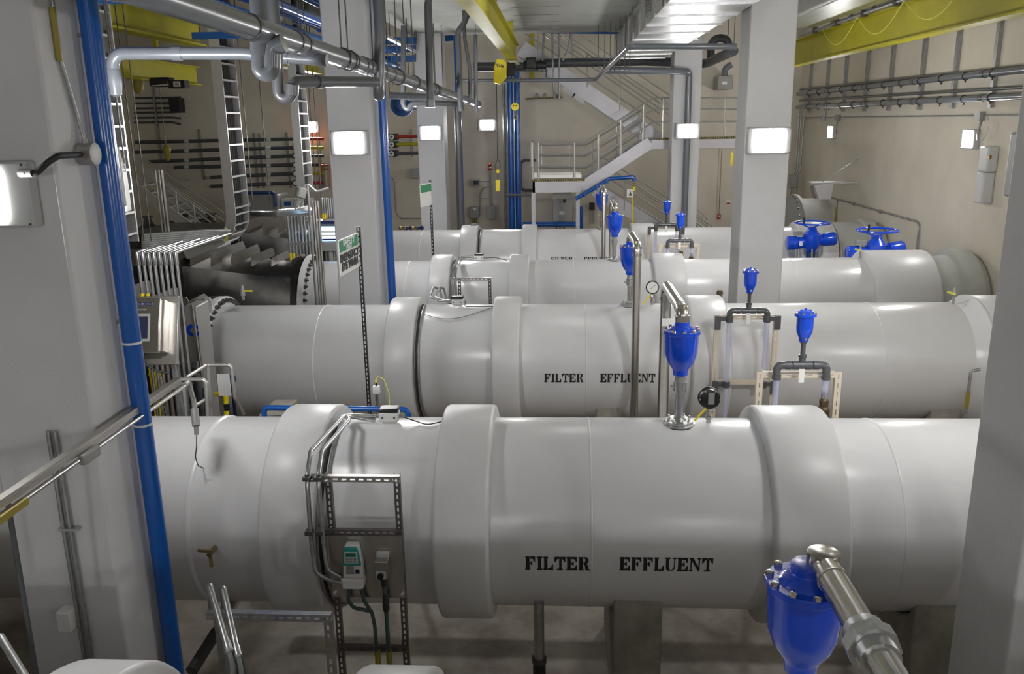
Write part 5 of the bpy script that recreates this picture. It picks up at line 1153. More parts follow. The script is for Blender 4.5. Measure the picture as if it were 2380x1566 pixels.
# ================================================================ right wall
t = thing('wall_struts', 'row of thin upright channels high on the right wall', 'strut', (7.1, 12, 5))
t0 = t; bpy.data.objects.remove(t); 
zbt = P(2003, 259, X=7.16)[2]
for k, px in enumerate((1879, 1918, 1959, 2008, 2064, 2135, 2211, 2301)):
    q = P(px, 259, X=7.16); G().xbox(7.13, 7.2, q[1]-.05, q[1]+.05, zbt, 7.2).obj('wall_channel', 'galvanized_dull', cat='channel', label='upright channel on the right wall carrying the grey pipes', group='upright channels on the right wall')
for nm, (pa, pb, r, lab) in {'u': ((1860, 218), (2345, 166), .055, 'upper grey pipe clamped along the right wall'), 'l': ((1860, 249), (2340, 225), .055, 'lower grey pipe clamped along the right wall'), 'm': ((1860, 234), (2340, 205), .028, 'thinner pipe between the two grey pipes on the right wall'), 'v': ((1860, 208), (2345, 158), .03, 'thin pipe just above the upper grey pipe on the right wall')}.items():
    X = 7.02 if nm in 'ul' else 7.08; a = P(*pa, X=X); b = P(*pb, X=X); z = (a[2]+b[2])/2
    t = thing('wall_pipe', lab, 'pipe', (X, b[1], z), 'grey pipes along the right wall')
    A = Vector((X, 26.4, P(pa[0], pa[1], X=X)[2])); 
    d = (a-b).normalized(); B = b-d*4; G().cyl(B, b+d*(26.3-b[1])/d[1], r, 16).obj('pipe', 'pvc_light' if nm in 'ul' else 'pvc_grey', t, sharp=60)
    if nm in 'ul':
        k = 0
        y = b[1]+.5
        while y < 26:
            c = b+d*((y-b[1])/d[1]); G().torus(c, d, r+.008, .012, 16, 6).obj('pipe_clamp', 'bolt_dull', t)
            G().cyl(c-Vector((0, 0, r+.01)), c-Vector((0, 0, r+.05)), .014, 6).obj('clamp_bolt', 'black', t)
            if k % 3 == 0: G().lathe(c+d*.3, d, [(-.06, r), (-.059, r+.009), (.059, r+.009), (.06, r)], 16, caps=False).obj('coupling', 'pvc_grey', t)
            y += .95; k += 1
z = P(2040, 271, X=7.17)[2]
t = thing('lighting_conduit', 'thin horizontal conduit on the right wall above the wall lights', 'conduit', (7.17, 10, z))
G().cyl((7.17, 13.2, z), (7.17, 26.6, z), .014, 8).obj('conduit', 'galvanized_dull', t)
for px, w_ in ((1914, .07), (1947, .11), (2277, .10)):
    c = P(px, 272, X=7.15); G().xbox(7.1, 7.2, c[1]-w_, c[1]+w_, z-.09, z+.06).obj('junction_box', 'box_grey', t)
for px, py in ((1950, 285), (2283, 292)):
    c = P(px, py, X=7.1); G().tube([(7.1, c[1], z-.05), (7.02, c[1]-.1, z-.12), (7.02, c[1]-.05, z-.3), (7.1, c[1]+.1, z-.4)], .02, 8, .08).obj('flexible_conduit', 'box_grey', t)
# conduits near the far right corner
for k, (px, ztop) in enumerate(((1848, 262), (1853, 262), (1860, 262), (1926, 200))):
    if k == 3:
        q = P(1917, 262, X=7.17); G().cyl((7.17, q[1], z), (7.17, q[1], 6.0), .02, 8).obj('riser_conduit', 'galvanized_dull', cat='conduit', label='thin riser on the right wall crossing the grey pipes')
        continue
    q = P(px, 400, Y=25.9); t = thing('riser_conduit', 'slim conduit in the far right corner beside the wide column', 'conduit', (q[0], 25.9, 0), 'slim conduits in the far right corner')
    zt = P(px, 262, Y=25.9)[2]; G().tube([(q[0]-.1, 25.9, .5), (q[0]-.1, 25.9, P(px, 425, Y=25.9)[2]), (q[0], 25.9, P(px, 390, Y=25.9)[2]), (q[0], 25.9, zt)], .022, 8, .1).obj('conduit', 'galvanized_dull', t)
    zz = P(px, 480, Y=25.9)[2]; G().cyl((q[0]-.1, 25.9, zz), (q[0]-.1, 25.9, zz+.35), .03, 8).obj('marker_sleeve', 'yellow_hazard', t)
c = P(1847, 420, Y=25.8); G().xbox(c[0]-.14, c[0]+.1, 25.75, 25.95, c[2]-.2, c[2]+.18).obj('junction_box', 'box_grey', cat='junction box', label='grey junction box in the far right corner beside the wide column', bev=.02)
# speaker shelf
q = P(1925, 440, X=7.2)
t = thing('unit_heater', 'small white box unit on a bracket high on the right wall', 'speaker', (6.75, q[1], q[2]-.2))
yq = 21.2; c = P(1910, 443, Y=yq); xw = c[0]
b = G().prism([(-.26, .16), (.22, .18), (.18, -.20), (-.12, -.20)], (xw, yq-.2, c[2]), (1, .1, 0), (0, 0, 1), (0, 1, 0), .42).obj('case', 'housing_white', t, bev=.01)
G().prism([(-.27, .14), (-.17, -.16), (-.2, -.18), (-.3, .1)], (xw+.02, yq-.21, c[2]), (1, .1, 0), (0, 0, 1), (0, 1, 0), .3).obj('grille', 'box_grey', t)
G().xbox(xw-.3, 7.19, yq-.12, yq+.24, c[2]+.18, c[2]+.21).obj('shelf', 'housing_white', t); G().beam((xw, yq, c[2]+.21), (7.18, yq, c[2]+.75), .03, .015).obj('brace', 'galvanized_dull', t)
a = P(1922, 458, X=7.12); pts = [P(1922, 458, Y=yq), P(1945, 462, X=7.16), P(2130, 514, X=7.16), P(2136, 524, X=7.16), P(2128, 600, X=7.16)]
t = thing('sloping_conduit', 'thin conduit sloping down the right wall from the white box unit', 'conduit', pts[-1]); G().tube(pts, .022, 8, .15).obj('conduit', 'galvanized_dull', t)
for f in (.25, .6): p = pts[1].lerp(pts[2], f); G().xbox(7.14, 7.2, p[1]-.03, p[1]+.03, p[2]-.05, p[2]+.03).obj('strap', 'galvanized_dull', t)
q = P(1945, 465, X=7.17); t = thing('drop_conduit', 'thin vertical conduit below the white box unit', 'conduit', (7.17, q[1], 1)); G().cyl((7.17, q[1], 1), (7.17, q[1], q[2]), .02, 8).obj('conduit', 'galvanized_dull', t)
z_ = P(1943, 500, X=7.17)[2]; G().cyl((7.17, q[1], z_-.2), (7.17, q[1], z_+.2), .026, 8).obj('marker_sleeve', 'yellow_hazard', t)
# long wall unit beside the right column
q = P(2306, 410, X=7.2); t = thing('phone_station', 'tall pale wall unit with a small dark knob beside the right edge column', 'device', (7.1, q[1], P(2300, 475, X=7.2)[2]))
z0, z1, zm = P(2300, 475, X=7.1)[2], P(2310, 340, X=7.1)[2], P(2305, 400, X=7.1)[2]
G().xbox(7.02, 7.2, q[1]-.14, q[1]+.16, zm, z1).obj('upper_case', 'housing_white', t, bev=.03); G().xbox(7.0, 7.2, q[1]-.12, q[1]+.14, z0, zm-.01).obj('lower_case', 'housing_white', t, bev=.03)
c = P(2303, 365, X=7.02); G().cyl((7.02, c[1], c[2]), (6.98, c[1], c[2]), .035, 12).obj('knob', 'brass', t)
# pipe end tags and small cocks
for i, px, py in ((2, 2217, 690), (3, 1999, 592)):
    c = P(px, py, Y=PIPE_Y[i]); t = thing('tagged_cock', 'small tagged cock on top of the '+('second' if i == 2 else 'third')+' pipe near the right wall', 'valve', (c[0], c[1], 2.3))
    G().lathe((c[0], c[1], 2.25), (0, 0, 1), [(0, .015), (.15, .015), (.16, .025), (.2, .02), (.24, .01)], 8).obj('cock', 'box_grey', t)
    G().box((c[0]-.06, c[1]-.05, 2.43), (.12, .004, .03), M=Matrix.Rotation(.3, 3, 'Y')).obj('tag', 'tag_yellow', t)
c = P(565, 688, Y=11.2); t = thing('tagged_cock', 'small cock with yellow lever on the second pipe flange', 'valve', (c[0], 11.2, 2.35)); G().lathe((c[0], 11.2, 2.38), (0, 0, 1), [(0, .02), (.05, .02), (.06, .035), (.12, .03), (.2, .012)], 8).obj('cock', 'box_grey', t); G().box((c[0]+.07, 11.2, 2.50), (.13, .02, .02)).obj('lever', 'yellow_bright', t)
c = P(505, 1270, Y=6.0); t = thing('brass_drain_cock', 'small brass tap on the front of the nearest whole pipe', 'tap', S_on(1, 505, 1272))
c = S_on(1, 500, 1272); G().cyl(c, c+Vector((0, -.12, 0)), .02, 10).obj('tap_body', 'brass', t); G().beam(c+Vector((-.09, -.10, .03)), c+Vector((.02, -.10, .02)), .018, .02).obj('lever', 'brass', t); G().cyl(c+Vector((.0, -.1, 0)), c+Vector((.01, -.12, -.1)), .014, 8).obj('spout', 'brass', t)
# blue motor operated valves
def actuator(cx, Y, z, label, s=1.0):
    t = thing('motor_valve', label, 'valve', (cx, Y, 1.0), 'blue motor operated valves with handwheels')
    o = Vector((cx, Y, z))
    g = G().torus(o+Vector((0, 0, .42*s)), (0, 0, 1), .36*s, .018*s, 48, 8)
    for a in (.5, 2.6, 4.7): g.tube([o+Vector((.36*s*math.cos(a), .36*s*math.sin(a), .42*s)), o+Vector((.07*s*math.cos(a), .07*s*math.sin(a), .32*s))], .014*s, 6)
    g.lathe(o+Vector((0, 0, .26*s)), (0, 0, 1), [(0, .09*s), (.04*s, .1*s), (.08*s, .06*s)], 16); w_ = g.obj('handwheel', 'blue_valve', t)
    G().cyl(o+Vector((-.25*s, -.25*s, .42*s)), o+Vector((-.25*s, -.25*s, .56*s)), .02*s, 10).obj('crank_knob', 'black', w_)
    G().lathe(o+Vector((0, 0, -.2*s)), (0, 0, 1), [(0, .08*s), (.1*s, .16*s), (.2*s, .2*s), (.36*s, .19*s), (.44*s, .12*s), (.48*s, .09*s)], 20).obj('gear_case', 'blue_valve', t)
    G().lathe(o+Vector((.12*s, 0, .04*s)), (1, 0, .12), [(0, .11*s), (.1*s, .11*s), (.11*s, .14*s), (.34*s, .15*s), (.38*s, .13*s)], 16).obj('motor', 'blue_valve', t)
    G().lathe(o+Vector((-.1*s, 0, 0)), (-1, 0, -.03), [(0, .12*s), (.2*s, .13*s), (.22*s, .15*s), (.4*s, .15*s), (.42*s, .12*s)], 16).obj('terminal_case', 'blue_valve', t)
    G().box(o+Vector((-.26*s, -.155*s, .0)), (.07*s, .006, .10*s)).obj('label_plate', 'sign_white', t)
    G().xbox(cx-.38*s, cx-.2*s, Y-.08, Y+.08, z+.16*s, z+.24*s).obj('junction_block', 'box_grey', t)
    G().cyl(o+Vector((0, 0, -.2*s)), o+Vector((0, 0, -.75*s)), .10*s, 16).obj('yoke', 'blue_dark', t)
    G().lathe(o+Vector((0, 0, -.75*s)), (0, 0, 1), [(0, .3*s), (.05*s, .32*s), (.1*s, .2*s), (.2*s, .1*s)], 24).obj('bonnet', 'blue_valve', t)
    for k, (dx, dx2) in enumerate(((-.36, -.26), (-.3, -.2), (-.02, -.12), (.14, 0))): G().tube([o+Vector((dx*s, -.16, -.12*s)), o+Vector((dx*s, -.2, -.35*s)), o+Vector((dx2*s, -.18, -.8*s))], .018*s, 8, .1).obj('flexible_conduit', 'box_grey', t)
    return t
c = P(1886, 558, Y=18.3); actuator(c[0], 18.3, c[2]-.05, 'blue motor valve with handwheel before the farthest pipe, beside the wide column', 1.0)
c = P(2036, 577, Y=16.1); t = actuator(c[0], 16.1, c[2]-.09, 'blue motor valve with handwheel behind the third pipe, near the right wall', 1.02)
c = P(1985, 590, Y=16.0); G().tube([P(1962, 560, Y=17), (P(1962, 600, Y=17)[0], 17, 0)], .02, 8).obj('thin_conduit', 'galvanized_dull', cat='conduit', label='thin upright conduit between the two blue motor valves')
c = P(2265, 738, Y=11.9); G().lathe(c, (-1, -.3, 0), [(0, .1), (.1, .1), (.12, .05)], 16).obj('blue_motor_end', 'blue_dark', cat='motor', label='dark blue motor end peeking past the right edge column')
t = thing('ground_conduit', 'thin conduit with yellow sleeve beside the right edge column', 'conduit', P(2250, 960, Y=9.5)); x = P(2252, 900, Y=9.5)[0]
G().tube([(x, 9.5, 0), (x, 9.5, P(2256, 862, Y=9.5)[2]), (x+.1, 9.5, P(2256, 858, Y=9.5)[2])], .018, 8, .03).obj('conduit', 'galvanized_dull', t); zz = P(2250, 930, Y=9.5)[2]; G().cyl((x, 9.5, zz-.1), (x, 9.5, zz+.1), .024, 8).obj('marker_sleeve', 'yellow_hazard', t)
# ================================================================ stairs before the back wall
YA, YM, YZ = 22.0, 23.1, 24.3      # front stringer, middle, back
def Q(px, py, Y): return P(px, py, Y=Y)
st = thing('metal_staircase', 'grey metal staircase with landings before the back wall', 'staircase', (2, 23, 0))
def stringer(pts, Y, w, nm='stringer', mt='stair_paint'):
    for a, b in zip(pts[:-1], pts[1:]):
        a = Q(*a, Y); b = Q(*b, Y); G().beam(a, b, .06, w, (0, 0, 1)).obj(nm, mt, st)
# lower landing
zl = Q(1300, 421, YA)[2]; xa, xb_ = Q(1238, 432, YA)[0], Q(1352, 432, YA)[0]; hw = zl-Q(1300, 447, YA)[2]
G().xbox(xa, xb_, YA-.03, YA+.03, zl-hw, zl).obj('landing_beam', 'stair_paint', st); G().xbox(xa, xb_+.6, YZ-.6, YZ-.54, zl-hw, zl).obj('landing_beam', 'stair_paint', st)
G().xbox(xa, xb_+.05, YA+.02, YZ-.6, zl-.06, zl-.02).obj('landing_grating', 'galvanized_dull', st)
def hazard(x0, x1, Y, z, name='hazard_edge'):
    g = G(); g2 = G(); n = int((x1-x0)/.055); hz = thing if 0 else None
    e = G().xbox(x0, x1, Y-.035, Y-.01, z-.002, z+.055).obj(name, 'yellow_hazard', st)
    for k in range(n): x = x0+(x1-x0)*k/n; g.prism([(0, 0), (.026, 0), (.04, .05), (.014, .05)], (x, Y-.037, z), (1, 0, 0), (0, 0, 1), (0, 1, 0), .004)
    g.obj('hazard_stripe', 'black', e, kind='stuff')
hazard(xa-.02, xb_+.08, YA, zl)
G().xbox(xa, xa+.06, YA-.03, YZ-.6, zl-hw, zl).obj('landing_beam', 'stair_paint', st)
# upper landing
zu = Q(1600, 324, YA)[2]; xc_, xd = Q(1514, 335, YA)[0], Q(1760, 335, YA)[0]; hu = zu-Q(1600, 345, YA)[2]
G().xbox(xc_, xd, YA-.03, YA+.03, zu-hu, zu).obj('landing_beam', 'stair_paint', st); G().xbox(xc_, xd, YA, YZ, zu-.06, zu-.02).obj('landing_grating', 'galvanized_dull', st)
hazard(xc_+.05, xd, YA, zu)
# flight 2, lower landing up to upper landing
h2 = .34
def fl(pa, pb, Y, off=0):
    a, b = Q(*pa, Y), Q(*pb, Y); return a, b
a, b = Q(1352, 436, YA), Q(1512, 331, YA)
for y in (YA, YM): G().beam((a[0], y, a[2]), (b[0], y, b[2]), .05, .29).obj('stringer', 'stair_paint', st)
def treads(a, b, y0, y1):
    n = max(3, int((b-a).length/.33)); tr = part_proto(G().xbox(-.13, .13, y0, y1, -.02, .02), 'tread', 'galvanized_dull')
    for k in range(n): p = a+(b-a)*((k+.5)/n); put(tr, 'tread', Matrix.Translation((p[0], 0, p[2]+.03)), st)
treads(a, b, YA+.03, YM-.03)
# flight 1, from the floor up to the lower landing (behind)
a, b = Q(1640, 600, YM+.2), Q(1382, 440, YM+.2)
for y in (YM+.2, YZ): G().beam((a[0], y, a[2]), (b[0], y, b[2]), .05, .34).obj('stringer', 'stair_paint', st)
treads(a, b, YM+.23, YZ-.03)
# flight 3, upper landing up to the left
a3, b3 = Q(1530, 330, YZ), Q(1215, 118, YZ)
for y in (YM+.3, YZ+.5): G().beam((a3[0], y, a3[2]), (b3[0], y, b3[2]), .06, .40).obj('stringer', 'stair_paint', st)
treads(a3, b3, YM+.33, YZ+.47)
for px, py in ((1322, 214), (1345, 229)): G().box(Q(px, py, YM+.25), (.35, .02, .12), M=Matrix.Rotation(.6, 3, 'Y')).obj('step_marker', 'housing_white', st)
# posts
for px in (1240, 1343): x = Q(px, 480, YA)[0]; G().xbox(x-.05, x+.05, YA-.02, YA+.08, 0, zl-hw).obj('support_post', 'stair_paint', st)
def rail(pts, Y, r=.022, bend=.06): G().tube([Q(x, y, Y) for x, y in pts], r, 8, bend).obj('handrail', 'rail_aluminium', st)
def post(px, y0, y1, Y, r=.024):
    a = Q(px, y0, Y); b = Q(px, y1, Y); G().cyl((a[0], Y, a[2]), (a[0], Y, b[2]), r, 8).obj('baluster', 'rail_aluminium', st)
for o_ in ((331, 228), (358, 254), (386, 283)):
    rail([(1235, o_[0]), (1358, o_[0]), (1519, o_[1]), (1720, o_[1]-1)], YA)
for px, a, b in ((1251, 331, 424), (1335, 331, 424), (1391, 312, 397), (1444, 278, 362), (1497, 243, 326), (1543, 228, 322), (1687, 228, 322), (1237, 332, 426)): post(px, a, b, YA)
for o_ in ((337, 250), (362, 276), (390, 302)):
    rail([(1250, o_[0]), (1362, o_[0]), (1500, o_[1])], YM+.02, .02)
for px, a, b in ((1258, 337, 420), (1324, 337, 420), (1377, 328, 400), (1434, 292, 370), (1490, 256, 330)): post(px, a, b, YM+.02, .02)
for y in (YA+.1, YM): G().xbox(xa, xb_, y-.01, y+.01, zl+.07, zl+.16).obj('toe_board', 'rail_aluminium', st)
rail([(1235, 331), (1235, 386)], YA)
for py in (331, 358, 386): a = Q(1236, py, YA); G().cyl(a, (a[0], YZ-.6, a[2]), .02, 8).obj('handrail', 'rail_aluminium', st)
# flight 1 rails
for dy in (0, 24, 48): rail([(1390, 375+dy), (1660, 543+dy)], YM+.18, .02)
for dy in (0, 22): rail([(1395, 362+dy), (1660, 528+dy)], YZ+.02, .018)
for px in (1404, 1452, 1533, 1610): yb = 375+(px-1390)*.622; post(px, yb, yb+75, YM+.18, .02)
# flight 3 rails
for dy in (0, 25, 52): rail([(1535, 240+dy), (1215, 22+dy)], YM+.28, .02)
for dy in (-4, 18, 42): rail([(1560, 228+dy), (1235, 8+dy)], YZ+.5, .018)
for px in (1441, 1365, 1300, 1250): yb = 240+(px-1535)*.681; post(px, yb, yb+78, YM+.28, .02)
for px in (1225, 1262, 1330): yb = 225+(px-1560)*.677; post(px, yb, yb+75, YZ+.5, .018)
# small far stair at the right of the far column
t = thing('low_step_rail', 'small railing of the lowest steps right of the far column', 'railing', Q(1630, 520, 25.3))
for dy in (0, 10, 20): G().tube([Q(1618, 483+dy, 25.3), Q(1642, 505+dy, 25.3), (Q(1646, 540, 25.3)[0], 25.3, 0)], .016, 8, .05).obj('handrail', 'rail_aluminium', t)

# ---- left staircase in the dark bay
t = thing('metal_staircase', 'pale metal staircase descending to the right in the dark left bay', 'staircase', (-11, 21, 0)); st2 = t
def r2(a, b, Y, r=.02, nm='handrail'): G().cyl(Q(*a, Y), Q(*b, Y), r, 8).obj(nm, 'rail_aluminium', st2)
for dy in (0, 16, 34): r2((312, 372+dy), (500, 508+dy), 21.0)
for dy in (0, 18): r2((340, 372+dy), (520, 495+dy), 22.2)
a, b = Q(300, 425, 21.0), Q(480, 555, 21.0)
for y in (21.0, 22.2): G().beam((a[0], y, a[2]), (b[0], y, b[2]), .05, .25).obj('stringer', 'rail_aluminium', st2)
for px in (330, 370, 408, 450): yb = 372+(px-312)*.723; q = Q(px, yb, 21); G().cyl(q, q-Vector((0, 0, .95)), .02, 8).obj('baluster', 'rail_aluminium', st2)
tr = part_proto(G().xbox(-.13, .13, 21.03, 22.17, -.02, .02), 'tread', 'galvanized_dull')
for k in range(8): p = a+(b-a)*((k+.5)/8); put(tr, 'tread', Matrix.Translation((p[0], 0, p[2])), st2)
for px in (362, 370, 376): q = Q(px, 400, 18.5); G().cyl((q[0], 18.5, 0), (q[0], 18.5, Q(px, 395, 18.5)[2]), .03, 8).obj('upright_pipe', 'stainless_brushed', cat='pipe', label='slim upright steel pipe before the left staircase', group='slim uprights before the left staircase')

# ================================================================ pipes on the dark part of the back wall
for k, (py0, py1, xa_, xb2, mt) in enumerate(((331, 323, 315, 700, 'pvc_dark'), (354, 343, 315, 700, 'pvc_dark'), (376, 362, 345, 700, 'pvc_dark'), (389, 383, 405, 700, 'pvc_dark'), (412, 403, 490, 700, 'pvc_dark'), (433, 425, 490, 700, 'pvc_dark'))):
    a = Q(xa_, py0, 26.3); b = Q(686, py1, 26.3); t = thing('wall_pipe', 'dark pipe with red or yellow bands along the dark back wall', 'pipe', b, 'dark pipes along the back wall')
    G().cyl(a, b, .055, 12).obj('pipe', mt, t)
    c2 = Q(752, py1, 26.3); G().cyl(b, c2, .05, 12).obj('coloured_band', ('red', 'beam_yellow', 'pvc_dark', 'pvc_dark', 'beam_yellow', 'red')[k], t)
    for px in (430, 620): c = Q(px, py0+(py1-py0)*(px-xa_)/(686-xa_), 26.3); G().lathe(c, (1, 0, 0), [(0, .056), (.001, .06), (.14, .06), (.141, .056)], 12, caps=False).obj('white_band', 'housing_white', t)
    G().lathe(b+Vector((.04, 0, 0)), (0, -1, 0), [(-.1, .09), (.08, .10), (.09, .085)], 16).obj('gate_valve', 'rubber_black', t)
    G().lathe(b+Vector((.04, -.09, 0)), (0, -1, 0), [(0, .075), (.012, .07)], 16).obj('dial_face', 'sign_white', t)
for k, py in enumerate((318, 336, 357)):
    c = Q(912, py, 26.3); t = thing('indicator_valve', 'black valve with white round dial beside the second left column', 'valve', c, 'white dial valves beside the column')
    G().xbox(c[0]-.12, c[0]+.14, 26.15, 26.7, c[2]-.09, c[2]+.09).obj('valve_body', 'black', t, bev=.03); G().lathe(c+Vector((0, -.15, 0)), (0, -1, 0), [(-.02, .08), (.012, .085), (.02, .07)], 20).obj('dial_face', 'sign_white', t)
    G().xbox(c[0]-.05, c[0]+.05, 26.12, 26.13, c[2]-.008, c[2]+.008).obj('dial_mark', 'black', t); G().xbox(c[0]-.008, c[0]+.008, 26.12, 26.13, c[2]-.05, c[2]+.05).obj('dial_mark', 'black', t)
    G().cyl(c+Vector((.14, 0, 0)), Q(985, py-2, 26.3), .05, 12).obj('pipe', ('red', 'beam_yellow', 'pvc_grey')[k], t)
for px, y0, y1 in ((338, 190, 380), (448, 300, 420), (577, 310, 440), (590, 310, 440), (655, 308, 440), (949, 300, 365), (730, 310, 440), (742, 380, 440)):
    a = Q(px, y0, 26.2); b = Q(px, y1, 26.2); G().xbox(a[0]-.025, a[0]+.025, 26.62, 26.7, b[2], a[2]).obj('wall_channel', 'box_grey', cat='channel', label='thin dark upright channel holding the pipes on the back wall', group='upright channels on the back wall')
for k, py in enumerate((228, 240, 252, 262, 274, 285)):
    G().tube([Q(312, py, 26.66), Q(400, py-1, 26.66), Q(420, py-2+(k % 3)*3, 26.66)], .03, 8).obj('conduit', 'pvc_dark', cat='conduit', label='dark conduit in the shadowed upper left of the back wall', group='dark conduits in the upper left')
G().xbox(Q(397, 250, 26.3)[0], Q(420, 250, 26.3)[0], 26.2, 26.6, Q(400, 262, 26.3)[2], Q(400, 228, 26.3)[2]).obj('dark_box', 'rubber_black', cat='box', label='dark box at the end of the upper left conduits')
c = Q(752, 405, 26); t = thing('copper_rig', 'small copper tube rack beside the second left column', 'pipe', c)
G().tube([Q(744, 440, 26), Q(744, 384, 26), Q(764, 384, 26), Q(764, 440, 26)], .03, 8, .05).obj('loop', 'copper', t); G().cyl(Q(744, 393, 26), Q(764, 393, 26), .025, 8).obj('rung', 'copper', t); q = Q(754, 386, 26); G().cyl(q, (q[0], 26.7, q[2]), .02, 6).obj('wall_bracket', 'copper', t)
c = Q(600, 475, 24.5); t = thing('grey_tank_cover', 'dull grey machine casing with a blue pipe above, behind the bright conduits', 'machine', (c[0], 24.5, 0))
G().xbox(Q(570, 470, 24.5)[0], Q(652, 470, 24.5)[0], 24.4, 25.4, 0, Q(600, 452, 24.5)[2]).obj('casing', 'box_grey', t, bev=.08); G().box(Q(577, 475, 24.38), (.14, .01, .1)).obj('label_plate', 'sign_white', t)
G().tube([Q(560, 448, 24.3), Q(638, 448, 24.3), Q(641, 480, 24.3)], .05, 10, .1).obj('blue_pipe', 'blue_dark', t)
c = Q(672, 488, 24.5); t = thing('white_cabinet', 'white cabinet with a blue label on the back wall behind the lamp', 'cabinet', (c[0], 24.6, 0)); G().xbox(Q(655, 480, 24.5)[0], Q(722, 480, 24.5)[0], 24.5, 24.9, 0, Q(680, 463, 24.5)[2]).obj('casing', 'housing_white', t); G().box(Q(668, 473, 24.48), (.2, .01, .12)).obj('blue_label', 'blue_steel', t)
for k, (px, py) in enumerate(((345, 520), (400, 532), (430, 515), (470, 528), (492, 512), (500, 530), (415, 545), (455, 545))):
    c = Q(px, py, 21.4+k*.2); t = thing('machine_part', 'dark clutter of pump fittings at the foot of the left staircase', 'machine', (c[0], c[1], 0), 'pump fittings by the left staircase')
    G().lathe((c[0], c[1], 0), (0, 0, 1), [(0, .25), (c[2]-.3, .22), (c[2]-.25, .30), (c[2]-.1, .28), (c[2], .12), (c[2]+.15, .08), (c[2]+.16, .14), (c[2]+.2, .14)], 14).obj('pump_body', ('pvc_dark', 'reactor_steel', 'rubber_black')[k % 3], t)

# ================================================================ back wall fittings, centre
def wbox(px0, py0, px1, py1, mt, name, label, cat='box', Y=26.5, d=.2, bev=.02, **k):
    a = Q(px0, py0, Y); b = Q(px1, py1, Y); t = thing(name, label, cat, ((a[0]+b[0])/2, Y, b[2])); G().xbox(a[0], b[0], Y-d, 26.69, b[2], a[2]).obj('case', mt, t, bev=bev); return t
wbox(957, 392, 974, 414, 'box_grey', 'junction_box', 'grey junction box left of the farthest left column')
t = wbox(1097, 417, 1114, 431, 'box_grey', 'wall_display', 'small dark framed display on the back wall', 'display', bev=.0); a = Q(1100, 420, 26.29); b = Q(1112, 429, 26.29); G().xbox(a[0], b[0], 26.28, 26.3, b[2], a[2]).obj('screen', 'black', t)
t = wbox(1093, 480, 1114, 506, 'box_grey', 'junction_box', 'left grey box low on the back wall above yellow conduits'); q = Q(1103, 486, 26.28); G().box(q, (.1, .01, .05)).obj('label_plate', 'sign_white', t)
for px in (1099, 1103, 1107): a = Q(px, 506, 26.4); G().cyl(a, (a[0], 26.4, 1), .022, 8).obj('yellow_conduit', 'yellow_hazard', t)
wbox(1132, 478, 1153, 508, 'box_grey', 'junction_box', 'right grey box low on the back wall beside the pendant')
t = thing('beacon', 'small dark beacon on a thin conduit above the right grey box', 'beacon', Q(1139, 395, 26.4))
c = Q(1139, 396, 26.4); G().lathe(c, (0, 0, 1), [(0, .03), (.02, .06), (.06, .06), (.07, .05), (.2, .05), (.22, .03)], 12).obj('beacon_lens', 'red', t); G().lathe(c, (0, 0, 1), [(.07, .052), (.1, .056), (.11, .052)], 12).obj('guard', 'bolt_chrome', t)
G().cyl(c, (c[0], 26.4, Q(1141, 480, 26.4)[2]), .022, 8).obj('conduit', 'galvanized_dull', t)
G().tube([Q(1139, 434, 26.4), Q(1122, 436, 26.4), Q(1116, 450, 26.4), Q(1116, 500, 26.4)], .02, 8, .2).obj('conduit', 'galvanized_dull', t); G().cyl(Q(1114, 421, 26.4), Q(1138, 421, 26.4), .015, 8).obj('conduit', 'galvanized_dull', t)
G().cyl(Q(1115, 461, 26.4), Q(1142, 461, 26.4), .015, 8).obj('conduit', 'galvanized_dull', t)
G().tube([Q(908, 412, 26.66), Q(918, 418, 26.66), Q(920, 490, 26.66), Q(930, 508, 26.66), Q(985, 508, 26.66)], .022, 8, .25).obj('curved_conduit', 'galvanized_dull', cat='conduit', label='thin curved conduit on the wall between the left columns')
for px in (1171, 1176): a = Q(px, 300, 26.5); G().cyl((a[0], 26.5, 0), (a[0], 26.5, Q(px, 195, 26.5)[2]), .03, 8).obj('wall_conduit', 'galvanized_dull', cat='conduit', label='pale vertical conduit just left of the far blue pipe pair', group='conduits left of the far blue pair')
G().tube([Q(1245, 372, 26.64), Q(1210, 372, 26.64), Q(1210, 442, 26.64), Q(1245, 442, 26.64)], .045, 10, .15).obj('looped_pipe', 'pvc_grey', cat='pipe', label='dark grey looped pipe behind the stair landing')
G().cyl(Q(1176, 453, 24.48), Q(1240, 453, 24.48), .04, 10).obj('cross_pipe', 'pvc_light', cat='pipe', label='short grey pipe crossing the foot of the far blue pair')
t = wbox(1284, 459, 1331, 512, 'box_grey', 'drive_cabinet', 'dark grey drive cabinet on the wall under the stair landing', 'cabinet', Y=24.9, d=.3); q = Q(1306, 495, 24.58); G().box(q, (.15, .01, .1)).obj('label_plate', 'sign_white', t)
q = Q(1312, 467, 24.58); G().cyl(q, q+Vector((0, -.02, 0)), .05, 12).obj('switch', 'black', t)
for px in (1293, 1302, 1311): a = Q(px, 512, 24.8); G().cyl((a[0], 24.8, .2), a, .03, 8).obj('conduit', 'galvanized_dull', t)
t = thing('blue_header', 'low blue pipe run under the stair landing', 'pipe', Q(1300, 522, 24.2)); G().tube([Q(1215, 521, 24.2), Q(1350, 521, 24.2)], .07, 12).obj('pipe', 'blue_pipe', t)
for px in (1346, 1352): G().cyl(Q(px, 480, 24.3), (Q(px, 480, 24.3)[0], 24.3, 0), .045, 10).obj('riser', 'blue_pipe', t)
wbox(1370, 471, 1382, 488, 'black', 'wall_phone', 'small black wall unit under the stairs', 'device', d=.12)
